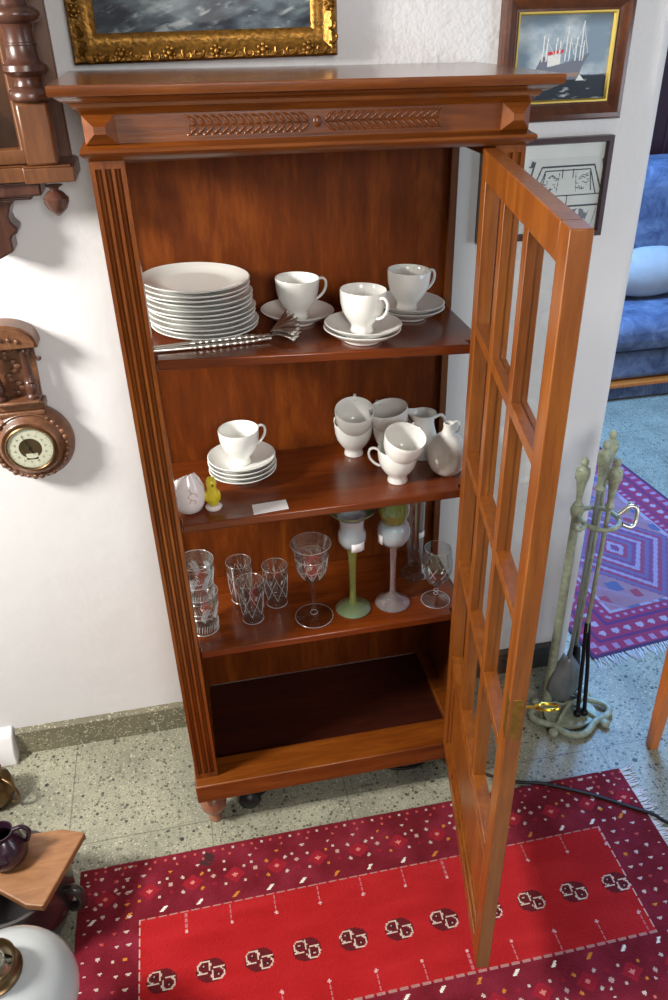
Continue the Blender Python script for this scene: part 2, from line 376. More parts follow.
# ------------------------------------------------------------------ cabinet
W = .682; PW = .051; CD = .335
def tilt(co):
    t = min(1, max(0, (co.z-.9)/.6)); t = t*t*(3-2*t)
    return Vector((co.x, co.y, co.z - .016*t*(co.x-.34)))
cab = thing('display_cabinet', 'tall reddish brown wooden display cabinet with open glazed door and shelves of china', 'cabinet', (.34, .16, 0))
def part(name, bm, mat, root=cab, base=None, bevel=.0015, **kw): return wobj(name, bm, mat, root, base if base is not None else cab.location, bevel=bevel, **kw)
def sub(name, bm, mat, par, **kw):
    o = obj(name, bm, mat, None, **kw); o.data.transform(Matrix.Translation(-cab.location)); o.parent = par; return o
# cornice: profile swept along left side, front, right side
bm = B()
prof = [(.0, 1.579), (.004, 1.586), (.010, 1.590), (.012, 1.595), (.020, 1.598), (.027, 1.603), (.030, 1.605), (.0350, 1.606), (.0365, 1.609), (.0365, 1.618), (.0345, 1.620)]
rings = []
for px, py, sx, sy in ((0, CD, -1, 0), (0, 0, -1, -1), (W, 0, 1, -1), (W, CD, 1, 0)):
    rings.append([bm.verts.new((px + sx*u, py + sy*u*1.1, z)) for u, z in prof])
for a, b in zip(rings, rings[1:]):
    for k in range(len(prof)-1): bm.faces.new((a[k], b[k], b[k+1], a[k+1]))
bm.faces.new([r_[-1] for r_ in rings]); bm.faces.new([r_[0] for r_ in rings][::-1])
bm.faces.new(rings[0]); bm.faces.new(rings[-1][::-1])
part('cornice', bm, M['woodtop'], warp=tilt, bevel=0)
# frieze with lower moulding
bm = B(); box(bm, .002, W-.002, .002, CD, 1.53, 1.583)
fr = part('frieze', bm, M['woodx'], warp=tilt)
bm = B()
prof = [(0, 1.518), (.006, 1.522), (.016, 1.527), (.019, 1.531), (.017, 1.535), (.006, 1.538), (0, 1.541)]
rings = []
for px, py, sx, sy in ((0, CD, -1, 0), (0, 0, -1, -1), (W, 0, 1, -1), (W, CD, 1, 0)):
    rings.append([bm.verts.new((px + sx*u*.5, py + sy*u, z)) for u, z in prof])
for a, b in zip(rings, rings[1:]):
    for k in range(len(prof)-1): bm.faces.new((a[k], b[k], b[k+1], a[k+1]))
bm.faces.new([r_[-1] for r_ in rings]); bm.faces.new([r_[0] for r_ in rings][::-1]); bm.faces.new(rings[0]); bm.faces.new(rings[-1][::-1])
part('moulding', bm, M['woodx'], warp=tilt, bevel=0)
for x0 in (.001, W-.047):
    bm = B(); x1 = x0+.046; z0, z1 = 1.541, 1.58
    box(bm, x0, x1, -.004, .01, z0, z1)
    i = .0145
    o_ = [bm.verts.new((x, -.004, z)) for x, z in ((x0, z0), (x1, z0), (x1, z1), (x0, z1))]
    t_ = [bm.verts.new((x, -.017, z)) for x, z in ((x0+i, z0+i), (x1-i, z0+i), (x1-i, z1-i), (x0+i, z1-i))]
    bm.faces.new(t_)
    for k in range(4): bm.faces.new((o_[k], o_[(k+1) % 4], t_[(k+1) % 4], t_[k]))
    part('corner_block', bm, M['woodx'], warp=tilt, bevel=0)
# carved panel: frame and a run of curling leaves
bm = B(); cx0, cx1, cz0, cz1 = .148, .536, 1.546, 1.578
frame_sweep(bm, cx0, cx1, cz0, cz1, [(0, .004), (0, -.0015), (.0025, -.0015), (.0035, .004)])
box(bm, cx0+.002, cx1-.002, -.0005, .004, cz0+.002, cz1-.002)
zc = (cz0+cz1)/2; cm = (cx0+cx1)/2; n = 15
def leaf(x, z, ang, L, w_):
    m = Matrix.Translation((x, -.0005, z)) @ Matrix.Rotation(-ang, 4, 'Y') @ Matrix.Diagonal((L, .0028, w_, 1))
    bmesh.ops.create_uvsphere(bm, u_segments=10, v_segments=6, radius=1, matrix=m)
for d in (1, -1):
    for k in range(n):
        x = cm+d*(.014+(cx1-cx0)/2*.92*k/n)
        for s_ in (1, -1):
            leaf(x+d*.004, zc+s_*.0065, s_*d*.75 if d > 0 else PI+s_*d*.75, .0085, .0030)
            leaf(x+d*.010, zc+s_*.0115, s_*d*.35 if d > 0 else PI+s_*d*.35, .0052, .0020)
        leaf(x+d*.006, zc, 0, .0060, .0016)
ball(bm, ((cx0+cx1)/2, -.001, zc), .007, 1, .5, 1.2, seg=12)
part('carved_panel', bm, M['woodx'], warp=tilt, bevel=0)
# fluted pilasters
def pilaster(x0):
    bm = B(); rr = .0048; zt, zb = 1.507, .1775
    sec = [(x0, .045), (x0, 0)]
    for c in (.0115, .0255, .0395):
        sec += [(x0+c-rr*math.cos(PI*k/8), .0+rr*1.7*math.sin(PI*k/8)) for k in range(9)]
    sec += [(x0+PW, 0), (x0+PW, .045)]
    nz = 14
    for k in range(nz):
        prism(bm, sec, zb+(zt-zb)*k/nz, zb+(zt-zb)*(k+1)/nz)
    bmesh.ops.remove_doubles(bm, verts=bm.verts, dist=1e-5)
    # drop the inner caps
    dele = [f for f in bm.faces if abs(f.normal.z) > .9 and zb+.01 < f.calc_center_median().z < zt-.01]
    bmesh.ops.delete(bm, geom=dele, context='FACES_ONLY')
    box(bm, x0, x0+PW, 0, .045, .164, zb); box(bm, x0, x0+PW, 0, .045, zt, 1.53)
    return bm
for x0 in (0, W-PW): part('pilaster', pilaster(x0), M['wood'], warp=tilt, bevel=0, smooth=50)
# sides: stiles and lower panel of wood, one glass light each
for s, x0 in ((0, .003), (1, W-.019)):
    bm = B(); x1 = x0+.016
    box(bm, x0, x1, .305, CD, .16, 1.53); box(bm, x0, x1, .045, .07, .16, 1.53)
    box(bm, x0, x1, .07, .305, 1.485, 1.53); box(bm, x0, x1, .07, .305, .16, .49)
    sp = part('side_frame', bm, M['wood'], warp=tilt)
    bm = B(); gx = x1-.004 if s else x0+.001; box(bm, gx, gx+.003, .07, .305, .49, 1.485); sub('side_pane', bm, M['pane'], sp, smooth=0)
bm = B(); box(bm, .019, W-.019, .318, CD-.001, .15, 1.53); part('back_panel', bm, M['backwood'])
bm = B(); box(bm, .019, W-.019, .05, .318, 1.512, 1.53); part('ceiling_board', bm, M['woodx'])
# shelves (their ends notch round the pilasters), the top one has slipped out of level
def shelf(z, slope, th=.019):
    bm = B(); a, b = .0195, W-.0195
    poly = [(PW+.001, .047), (W-PW-.001, .047), (W-PW-.001, .071), (b, .071), (b, .317), (a, .317), (a, .071), (PW+.001, .071)]
    prism(bm, poly, z-th, z)
    for v in bm.verts: v.co.z -= slope*(v.co.x-.34)
    return part('shelf', bm, M['woody'], bevel=.003)
S1Z, S1S = 1.1775, .047; S2Z = .8455; S3Z = .5115
s1 = shelf(S1Z, S1S); s2 = shelf(S2Z, 0); s3 = shelf(S3Z, 0)
def z1(x): return S1Z - S1S*(x-.34)
bm = B(); box(bm, .019, W-.019, .05, .318, .132, .148); part('bottom_board', bm, M['shadewood'])
bm = B(); box(bm, -.004, W+.004, -.025, .056, .108, .164); box(bm, -.003, .05, .056, CD, .108, .164); box(bm, W-.05, W+.003, .056, CD, .108, .164)
part('plinth', bm, M['woodx'], bevel=.003)
footp = [(.0, 0), (.014, 0), (.016, .006), (.012, .018), (.012, .026), (.02, .034), (.03, .05), (.032, .066), (.027, .08), (.02, .088), (.022, .093), (.022, .11), (0, .11)]
for x, y in ((.03, .012), (W-.03, .012), (.03, .28), (W-.03, .28)):
    bm = B(); lathe(bm, footp, (x, y, 0), 24); part('foot', bm, M['foot'], bevel=0)
# door, standing open: local frame s (along its width), n (thickness), z
HX, HY, DA = .603, -.0165, -.204
dd = Vector((math.sin(DA), -math.cos(DA), 0)); dn = Vector((math.cos(DA), math.sin(DA), 0)); dh = Vector((HX, HY, 0))
DW, DT, DZ0, DZ1 = .546, .0245, .167, 1.513
def dbox(bm, s0, s1, n0, n1, za, zb):
    v = box(bm, s0, s1, n0, n1, za, zb)
    for q in v: q.co = dh + dd*q.co.x + dn*q.co.y + Vector((0, 0, q.co.z))
    return v
ST = .0405
bm = B(); dbox(bm, 0, ST, 0, DT, DZ0, DZ1); dbox(bm, DW-ST, DW, 0, DT, DZ0, DZ1)
dbox(bm, ST, DW-ST, 0, DT, 1.47, DZ1); dbox(bm, ST, DW-ST, 0, DT, .455, .482); dbox(bm, ST, DW-ST, 0, DT, DZ0, .205)
door = part('door', bm, M['door'], bevel=.0015)
bm = B()
mun = (.174+.0, .335)
for m in mun: dbox(bm, m, m+.026, .001, DT-.001, .482, 1.47)
for z in (1.233, .985, .735): dbox(bm, ST, DW-ST, .0005, DT-.0005, z-.009, z+.009)
sub('glazing_bars', bm, M['door'], door, bevel=.001)
cols = ((ST, mun[0]), (mun[0]+.026, mun[1]), (mun[1]+.026, DW-ST)); rows = ((.482, .726), (.744, .976), (.994, 1.224), (1.242, 1.47))
for a, b in cols:
    for c, d in rows:
        bm = B(); dbox(bm, a, b, .0135, .0165, c, d); sub('glass_pane', bm, M['pane'], door, smooth=0)
bm = B(); dbox(bm, ST, DW-ST, .009, .016, .205, .455)
dbox(bm, ST, DW-ST, .003, .0125, .445, .455)
for g in (.013, .024):  # raised border strips of the lower panel
    dbox(bm, ST+g-.004, DW-ST-g+.004, .005, .01, .205+g-.004, .205+g); dbox(bm, ST+g-.004, DW-ST-g+.004, .005, .01, .445-g, .449-g)
    dbox(bm, ST+g-.004, ST+g, .005, .01, .205+g, .445-g); dbox(bm, DW-ST-g, DW-ST-g+.004, .005, .01, .205+g, .445-g)
sub('door_panel', bm, M['door'], door, bevel=.001)
bm = B(); dbox(bm, DW-.0005, DW+.0012, .005, .0205, .79, .868); dbox(bm, DW-.016, DW-.0005, -.0008, .0008, .79, .868)
lp = sub('lock_plate', bm, M['dull_brass'], door, bevel=.0005); lp['label'] = 'tarnished brass lock plate'
for z in (1.3, .35):
    bm = B(); v = lathe(bm, [(0, -.03), (.004, -.03), (.004, .03), (0, .03)], tuple(dh + dd*-.004 + dn*.012 + Vector((0, 0, z))), 12); sub('hinge', bm, M['dull_brass'], door)
# key in the lock on the far face
kb = dh + dd*(DW-.02) + dn*(DT) + Vector((0, 0, .832))
key = thing('key', 'small brass key with oval bow sticking out of the cabinet door lock', 'key', tuple(kb))
bm = B(); k0 = kb - dn*.006
tube(bm, [k0, kb + dn*.022], .0022, 8); tube(bm, [kb+dn*.018, kb+dn*.022], .004, 8)
wobj('shank', bm, M['brass'], key)
bm = B(); c = kb + dn*.037
tube(bm, [c + dn*.016*math.cos(t) + dd*.010*math.sin(t) + Vector((0, 0, .004*math.sin(t))) for t in [2*PI*k/20 for k in range(20)]], .0026, 8, closed=True)
wobj('bow', bm, M['brass'], key)

# ------------------------------------------------------------------ porcelain
def dish_prof(R, foot, h, th=.004, well=.62):
    return [(0, .003), (foot-.004, .003), (foot-.003, 0), (foot, 0), (foot+.002, .004), (R*.8, h*.55), (R-.002, h-.002), (R, h), (R-.002, h+.001), (R*.82, h*.55+th), (R*well, .0045+th*.7), (R*well*.8, .004+th*.5), (0, .004+th*.5)]
def make_lathe_thing(name, label, cat, prof, mat, loc, group=None, seg=48, rot=None):
    bm = B(); lathe(bm, prof, seg=seg); o = obj(name, bm, mat); tag(o, label, cat, group); o.location = loc
    if rot: o.rotation_euler = rot
    return o
tl = math.atan(S1S)   # things on the slipped shelf lean with it
# plates: eleven, each a bit off the one below
NP = 11
pl = None
ords = ['topmost', 'second from the top', 'third from the top', 'fourth from the top', 'fifth from the top', 'middle one', 'fifth from the bottom', 'fourth from the bottom', 'third from the bottom', 'second from the bottom', 'bottommost']
for k in range(NP):
    i = NP-1-k
    x, y = .146 - .0016*k + .003*math.sin(k*2.1), .198 + .002*math.cos(k*1.7)
    z = z1(.147) + .0005 + k*.0088
    x += .047*0 + k*.0088*S1S
    lab = f'white porcelain dessert plate, {ords[i]} of the upper shelf stack'
    if pl is None: pl = make_lathe_thing('dessert_plate', lab, 'plate', dish_prof(.102, .058, .0155, .003, .7), M['porcelain'], (x, y, z), 'white dessert plates stacked on the upper shelf', 64, (0, tl, 0))
    else: dup(pl, (x, y, z), (0, tl, 0), lab)
# saucers
SAUC = dish_prof(.073, .036, .024, .0035, .5)
sc = None
def saucer(x, y, z, label, rot=(0, 0, 0)):
    global sc
    g = 'white saucers under the coffee cups'
    if sc is None: sc = make_lathe_thing('saucer', label, 'saucer', SAUC, M['porcelain'], (x, y, z), g, 56, rot); return sc
    return dup(sc, (x, y, z), rot, label, g)
# cup: footed bowl with a loop handle (handle points to +x when unrotated)
CUP = [(0, .005), (.017, .005), (.019, 0), (.0215, 0), (.022, .003), (.020, .010), (.0215, .016), (.030, .026), (.0375, .039), (.0415, .054), (.0428, .068), (.0432, .0775), (.0425, .079), (.0415, .078), (.0405, .066), (.0392, .054), (.0352, .040), (.028, .029), (.019, .021), (0, .018)]
HAND = [(.040, 0, .069), (.050, 0, .0735), (.059, 0, .070), (.062, 0, .060), (.059, 0, .048), (.050, 0, .038), (.040, 0, .033), (.0365, 0, .034)]
cupsrc = None
def cup(x, y, z, label, rot=(0, 0, 0)):
    global cupsrc
    g = 'white footed coffee cups'
    if cupsrc is None:
        t = thing('coffee_cup', label, 'cup', (x, y, z), 0, g); t.rotation_mode = 'ZYX'; t.rotation_euler = rot
        bm = B(); lathe(bm, CUP, seg=48); obj('bowl', bm, M['porcelain'], t, smooth=60)
        bm = B(); tube(bm, spline(HAND, 5), .0036, 10, flat=.75); obj('handle', bm, M['porcelain'], t, smooth=80)
        cupsrc = t; return t
    return dup(cupsrc, (x, y, z), rot, label, g)
SR = (0, tl, 0)
def on1(x, dz): return z1(x) + dz
x, y = .329, .225
saucer(x, y, on1(x, .001), 'single white saucer under the cup nearest the plate stack, upper shelf', SR); cup(x, y, on1(x, .0085), 'white coffee cup nearest the plate stack, handle to the right, on a single saucer', (0, tl, .25))
x, y = .432, .102
saucer(x, y, on1(x, .001), 'lower of two white saucers under the frontmost cup of the upper shelf', SR); saucer(x+.002, y, on1(x, .010), 'upper of two white saucers under the frontmost cup of the upper shelf', SR)
cup(x, y, on1(x, .0175), 'white coffee cup frontmost on the upper shelf, its handle turned to the viewer', (0, tl, -1.0))
x, y = .557, .222
saucer(x, y, on1(x, .001), 'lower of two white saucers at the right end of the upper shelf', SR); saucer(x, y+.001, on1(x, .010), 'upper of two white saucers at the right end of the upper shelf', SR)
cup(x-.003, y, on1(x, .0175), 'white coffee cup at the right end of the upper shelf, on two saucers', (0, tl, .3))
# middle shelf
x, y = .192, .212
for k, w in enumerate(('bottommost', 'third from the top', 'second from the top', 'topmost')):
    saucer(x + .001*math.sin(k*2), y+.001*k, S2Z+.001+k*.0095, f'white saucer, {w} of the stack of four on the middle shelf')
cup(x-.002, y+.004, S2Z+.036, 'white coffee cup standing alone on the stack of four saucers, middle shelf', (0, 0, .35))
x, y = .448, .259
cup(x, y, S2Z+.0008, 'lower white cup of the pair left on the middle shelf, behind the card', (0, 0, 2.1)); cup(x, y-.004, S2Z+.047, 'tilted white cup nested in the left pair on the middle shelf, open towards the viewer', (.3, -.04, 1.35))
x, y = .53, .235
cup(x, y, S2Z+.0008, 'lower white cup of the rear pair on the middle shelf, behind the front pair', (0, 0, 1.5)); cup(x+.002, y-.002, S2Z+.041, 'upper white cup of the rear pair on the middle shelf, tipped slightly', (.05, -.16, 1.8))
x, y = .512, .118
cup(x, y, S2Z+.0008, 'lower white cup of the front pair on the middle shelf, handle to the left', (0, 0, 2.75)); cup(x, y-.004, S2Z+.043, 'tilted white cup nested in the front pair on the middle shelf, handle at upper right', (.3, .1, .95))
# creamer
t = thing('creamer', 'small white porcelain cream jug with pinched spout beside the round pot', 'jug', (.596, .212, S2Z+.0005))
bm = B(); prof = [(0, .004), (.022, .004), (.023, 0), (.026, 0), (.031, .012), (.034, .028), (.031, .05), (.0245, .072), (.0225, .086), (.0245, .099), (.0275, .106), (.026, .106), (.022, .097), (.020, .086), (.022, .071), (.028, .05), (.03, .03), (.022, .012), (0, .01)]
lathe(bm, prof, seg=40)
for v in bm.verts:
    q = max(0, (v.co.z-.085)/.021); r = math.hypot(v.co.x, v.co.y); a = math.atan2(v.co.y, v.co.x)
    d = abs(((a-PI+.35+PI) % (2*PI))-PI)
    if q > 0 and r > .01:
        f = math.exp(-(d/.5)**2)*q; v.co.x += math.cos(a)*.016*f; v.co.y += math.sin(a)*.016*f; v.co.z += .004*f
obj('body', bm, M['porcelain'], t, smooth=60)
bm = B(); tube(bm, spline([(.024, 0, .092), (.04, 0, .096), (.05, 0, .078), (.046, 0, .05), (.032, 0, .036)], 6), .0036, 8); obj('handle', bm, M['porcelain'], t, smooth=80)
t = thing('round_pot', 'round bellied white porcelain pot with narrow neck and small loop handle at the right', 'pot', (.624, .128, S2Z+.0005))
bm = B(); lathe(bm, [(0, .003), (.02, .003), (.022, 0), (.025, .001), (.035, .012), (.0415, .028), (.043, .045), (.0405, .062), (.034, .077), (.023, .088), (.0135, .096), (.0105, .106), (.0115, .117), (.010, .118), (.0085, .110), (.01, .097), (.017, .086), (.03, .07), (.037, .045), (.03, .015), (0, .008)], seg=44)
obj('body', bm, M['porcelain'], t, smooth=60)
bm = B(); tube(bm, spline([(.008, 0, .115), (.018, 0, .119), (.025, 0, .111), (.024, 0, .099), (.019, 0, .092)], 6), .0028, 8); obj('handle', bm, M['porcelain'], t, smooth=80)
# cracked egg with chick
t = thing('egg_ornament', 'pinkish white cracked eggshell ornament with gold crack, beside the yellow chick', 'ornament', (.072, .1, S2Z+.0005))
bm = B(); lathe(bm, [(0, 0), (.016, 0), (.026, .008), (.032, .022), (.0345, .038), (.033, .056), (.029, .07), (.024, .08), (.0225, .08), (.027, .069), (.030, .055), (.031, .038), (.028, .022), (.018, .008), (0, .006)], seg=40)
for v in bm.verts:
    if v.co.z > .064:
        a = math.atan2(v.co.y, v.co.x); q = (v.co.z-.064)/.016
        v.co.z += q*(.011*math.cos(a+1.0) + .0015*math.sin(5*a)); v.co.x *= 1-.25*q; v.co.y *= 1-.25*q
obj('shell', bm, M['ivory'], t, smooth=60)
bm = B()
def egg_pt(a, z):
    zz = [0, .008, .022, .038, .056, .07]; rr = [.016, .026, .032, .0345, .033, .029]; r = float(np.interp(z, zz, rr))+.0003
    return (r*math.cos(a), r*math.sin(a), z)
for path in (((-1.5, .066), (-1.35, .058), (-1.6, .051), (-1.4, .044), (-1.55, .036)), ((-1.35, .058), (-1.1, .054), (-1.0, .047)), ((-1.4, .044), (-1.15, .040), (-1.2, .034))):
    tube(bm, [egg_pt(a, z) for a, z in path], .0007, 5)
obj('crack', bm, M['gold_paint'], t)['label'] = 'gold painted crack line'
t = thing('chick_figurine', 'small yellow glazed chick figurine on pale base right of the egg', 'figurine', (.1195, .1, S2Z+.0005))
bm = B(); lathe(bm, [(0, 0), (.016, 0), (.0175, .004), (.013, .009), (0, .010)], seg=20); obj('base', bm, M['ivory'], t)
bm = B(); lathe(bm, [(0, .007), (.009, .008), (.0135, .018), (.0145, .028), (.0125, .04), (.0095, .047), (.0105, .054), (.0108, .061), (.008, .069), (0, .072)], seg=24)
for v in bm.verts: v.co.y *= 1.1
ct = bm.verts.new((-.004, -.0105, .058)); 
for s in (-1, 1): ball(bm, (s*.0125, 0, .028), .0085, .5, .9, 1.5, 10)
bm.verts.remove(ct)
obj('body', bm, M['yellow'], t, smooth=70)
bm = B(); lathe(bm, [(.0032, 0), (0, .007)], (.002, -.0112, .058), 8, Matrix.Rotation(PI/2, 4, 'X')); obj('beak', bm, M['gold_paint'], t)
# card
bm = B(); v = prism(bm, [(.196, .053), (.268, .059), (.267, .095), (.196, .090)], S2Z+.0006, S2Z+.0018); tag(obj('price_card', bm, M['paper'], smooth=0), 'blank white paper card lying at the front of the middle shelf', 'card')
# tongs on the upper shelf: two beaded twisted arms, shell bowls at the right end
tb = Vector((.18, .135, z1(.18)+.001))
t = thing('serving_tongs', 'silver serving tongs with twisted arms and a shell shaped bowl by the plates', 'tongs', tuple(tb))
for s in (-1, 1):
    a, b = Vector((.030, .085, 0)), Vector((.262, .126+s*.006, 0)); bm = B(); pts = []; rad = []
    for k in range(61):
        f = k/60; p = a.lerp(b, f); p.y += s*.006*math.sin(PI*f); p.z = z1(p.x)+.0056 + .0012*s*(f < .9)
        pts.append(p); rad.append(.0042 if f < .38 else .0038+.0022*abs(math.sin(f*60)))
    tube(bm, pts, rad, 8); wobj('arm', bm, M['silver'], t, smooth=70)
bm = B(); tube(bm, [(.032, .080, z1(.03)+.0050), (.024, .085, z1(.03)+.0056), (.032, .090, z1(.03)+.0062)], .004, 8); wobj('bow', bm, M['silver'], t)
for s in (-1, 1):
    bm = B(); n = 24; m = 8; grid = []
    for i in range(m+1):
        f = i/m; L = .056*f; row = []
        for j in range(n+1):
            g = (j/n-.5); ang = g*1.7; wv = 1+.07*math.cos(g*2*PI*6.5)*f
            xx = .262 + L*math.cos(ang)*wv; yy = .130+s*.003 + L*math.sin(ang)*wv*.85
            zz = .007 + .012*f*(1-f) + .0026*math.cos(g*2*PI*6.5)*f + (yy-.130)*.34*f + .014*f + (.006 if s > 0 else 0)
            row.append(bm.verts.new((xx, yy, z1(xx)+zz)))
        grid.append(row)
    for i in range(m):
        for j in range(n):
            try: bm.faces.new((grid[i][j], grid[i+1][j], grid[i+1][j+1], grid[i][j+1]))
            except ValueError: pass
    bmesh.ops.remove_doubles(bm, verts=bm.verts, dist=1e-6)
    o = wobj('shell_bowl', bm, M['silver'], t, smooth=60); md = o.modifiers.new('thick', 'SOLIDIFY'); md.thickness = .0012

# ------------------------------------------------------------------ glasses on the lower shelf
z3 = S3Z+.0006
def strokes(bm, prof, lines, w=.0006):
    """ground lines cut into a turned surface, plus painted edge highlights: lines are (angle, height) paths, material slot 1"""
    zz = []; rr = []
    for r_, z_ in prof:
        if zz and z_ < zz[-1]-1e-9: break
        if zz and z_ <= zz[-1]: rr[-1] = r_; continue
        zz.append(z_); rr.append(r_)
    for ln in lines:
        pts = []
        for (a0, za), (a1, zb) in zip(ln, ln[1:]):
            k = max(2, int(abs(a1-a0)/.12)+1, int(abs(zb-za)/.012)+1)
            for i in range(k): f = i/k; pts.append((a0+(a1-a0)*f, za+(zb-za)*f))
        pts.append(ln[-1]); closed = abs(abs(ln[-1][0]-ln[0][0])-2*PI) < 1e-6 and ln[0][1] == ln[-1][1]
        if closed: pts = pts[:-1]
        n0 = len(bm.faces)
        tube(bm, [((np.interp(z_, zz, rr)+.0001)*math.cos(a), (np.interp(z_, zz, rr)+.0001)*math.sin(a), z_) for a, z_ in pts], w, 4, closed=closed)
        bm.faces.ensure_lookup_table()
        for f in bm.faces[n0:]: f.material_index = 1
def ring(z): return [(0, z), (PI, z), (2*PI, z)]  # at rims and feet these pale rings paint in the bright edge highlights
def cut_glass(prof, mat, lines, name, seg=40, parent=None, w=.0006):
    bm = B(); lathe(bm, prof, seg=seg); strokes(bm, prof, lines, w); o = obj(name, bm, mat, parent, smooth=60); o.data.materials.append(M['frost']); return o
def glass_thing(name, label, prof, mat, loc, group=None, seg=40, rot=None): return make_lathe_thing(name, label, 'glass', prof, mat, loc, group, seg, rot)
TUM = [(0, 0), (.028, 0), (.031, .004), (.0322, .03), (.0325, .052), (.0345, .064), (.037, .08), (.038, .105), (.0385, .107), (.0372, .1075), (.0365, .104), (.035, .08), (.0325, .064), (.0305, .052), (.0295, .03), (.027, .018), (0, .016)]
L_ = [ring(.1068), ring(.004), ring(.064)]
for k in range(7):
    a = 2*PI*k/7
    for q_ in range(8): L_.append([(a+.05+q_*.035, .052-.0015*q_), (a+.30+q_*.06, .078+.001*q_*(q_ < 5))])
    for q_ in range(5): L_.append([(a+q_*.17, .012), (a+.08+q_*.17, .030)])
    L_.append([(a, .05), (a+.45, .05), (a+.9, .05)])
a = cut_glass(TUM, M['cut'], L_, 'tumbler'); a.location = (.067, .125, z3)
tag(a, 'lower cut glass tumbler of the stacked pair by the left pilaster', 'glass', 'stacked cut glass tumblers')
dup(a, (.066, .125, z3+.086), (0, 0, .4), 'upper cut glass tumbler of the stacked pair by the left pilaster')
SHOT = [(0, 0), (.021, 0), (.0245, .003), (.026, .012), (.0275, .06), (.030, .108), (.0302, .11), (.0288, .11), (.026, .06), (.0242, .016), (.02, .011), (0, .010)]
L_ = [ring(.1095), ring(.003)]
for k in range(7):
    a = 2*PI*k/7
    L_.append([(a, .085), (a+.9, .025)]); L_.append([(a, .085), (a-.9, .025)])
    for q_ in range(3): L_.append([(a+.35+q_*.06, .072), (a+.45+q_*.06, .082)])
a = cut_glass(SHOT, M['etched'], L_, 'beaker_glass', w=.00045); a.location = (.160, .215, z3)
tag(a, 'small etched glass beaker standing behind the front beaker', 'glass', 'small etched glass beakers')
dup(a, (.178, .135, z3), (0, 0, 1), 'small etched glass beaker frontmost of the three beakers'); dup(a, (.24, .18, z3), (0, 0, 2), 'small etched glass beaker nearest the cut wine goblet')
t = thing('wine_goblet', 'cut glass wine goblet on clear stem beside the beakers', 'glass', (.317, .112, z3))
FT = [(.04, 0), (.0435, .0015), (.043, .003), (.02, .007), (.008, .012), (.0055, .02), (.005, .06), (.006, .095), (.006, .1), (0, .1001)]; cut_glass([(0, -.0001)] + FT, M['glass'], [ring(.0016), ring(.012)], 'foot', parent=t)
GB = [(0, .1), (.007, .1001), (.02, .112), (.03, .128), (.0345, .145), (.036, .165), (.040, .19), (.044, .205), (.0428, .2055), (.038, .19), (.034, .165), (.0325, .146), (.028, .13), (.018, .117), (0, .108)]
L_ = [ring(.2048), ring(.172)]
for k in range(9):
    a = 2*PI*k/9
    for q_ in range(4): L_.append([(a+q_*.1, .150+.003*q_), (a+.12+q_*.1, .168)])
    L_.append([(a, .148), (a+.35, .118)]); L_.append([(a+.7, .148), (a+.35, .118)]); L_.append([(a, .148), (a+.35, .142), (a+.7, .148)])
    for q_ in range(3): L_.append([(a+.2+q_*.1, .14-.004*abs(q_-1)), (a+.28+q_*.04, .124)])
cut_glass(GB, M['cut'], L_, 'bowl', parent=t, w=.0005)
# green lustre stemmed glass
t = thing('stem_glass', 'green stemmed lustre glass with a pearly bowl, flared rim and a white sticker', 'glass', (.411, .12, z3))
bm = B(); lathe(bm, [(0, .001), (.040, 0), (.0415, .003), (.032, .010), (.014, .016), (0, .018)], seg=36); obj('foot', bm, M['green_glass'], t, smooth=60)
bm = B(); lathe(bm, [(0, .016), (.011, .016), (.008, .026), (.007, .06), (.008, .11), (.010, .15), (.012, .172), (0, .174)], seg=20); obj('stem', bm, M['greener'], t, smooth=60)
bm = B(); lathe(bm, [(0, .172), (.012, .172), (.024, .182), (.032, .198), (.031, .215), (.026, .228), (.028, .245), (.031, .256), (.0295, .256), (.026, .245), (.024, .228), (.029, .213), (.03, .199), (.022, .186), (0, .178)], seg=36); obj('bowl', bm, M['opal_lustre'], t, smooth=60)
bm = B(); lathe(bm, [(.0285, .2565), (.034, .264), (.046, .270), (.0525, .276), (.0535, .28), (.0515, .279), (.045, .2735), (.033, .2672), (.0275, .259), (.0285, .2565)], seg=36); obj('rim', bm, M['green_glass'], t, smooth=60)
bm = B(); v = [bm.verts.new((.0335*math.sin(a_)-.000, -.0335*math.cos(a_)-.0006, z)) for z in (.182, .203) for a_ in (-.25, .05, .4, .7)]
for k in range(3): bm.faces.new((v[k], v[k+1], v[k+5], v[k+4]))
o = obj('price_sticker', bm, M['paper'], t); md = o.modifiers.new('thick', 'SOLIDIFY'); md.thickness = .0006; o['label'] = 'white paper sticker'
# pearly bowl with green top on clear stem
t = thing('bulb_glass', 'clear stemmed glass with round pearly bulb and grass green top, sticker on its side', 'glass', (.506, .12, z3))
bm = B(); lathe(bm, [(0, .001), (.039, 0), (.041, .002), (.036, .007), (.016, .019), (.009, .028), (0, .03)], seg=36); obj('foot', bm, M['rose_glass'], t, smooth=60)
bm = B(); lathe(bm, [(0, .026), (.0075, .026), (.006, .05), (.0065, .12), (.008, .155), (.010, .166), (0, .167)], seg=20); obj('stem', bm, M['rose_glass'], t, smooth=60)
bm = B(); lathe(bm, [(0, .166), (.012, .166), (.027, .174), (.036, .19), (.0375, .205), (.034, .22), (.027, .231), (.0255, .231), (.032, .219), (.0355, .205), (.034, .191), (.025, .178), (0, .171)], seg=36); obj('bulb', bm, M['opal_lustre'], t, smooth=60)
bm = B(); lathe(bm, [(.026, .2315), (.029, .24), (.034, .252), (.035, .266), (.032, .282), (.030, .295), (.0285, .295), (.030, .281), (.033, .266), (.032, .253), (.027, .241), (.0245, .2315), (.026, .2315)], seg=36); obj('top', bm, M['greener'], t, smooth=60)
bm = B(); v = [bm.verts.new((.0385*math.sin(a_), -.0385*math.cos(a_), z)) for z in (.184, .207) for a_ in (-1.35, -1.15, -.95)]
for k in range(2): bm.faces.new((v[k], v[k+1], v[k+4], v[k+3]))
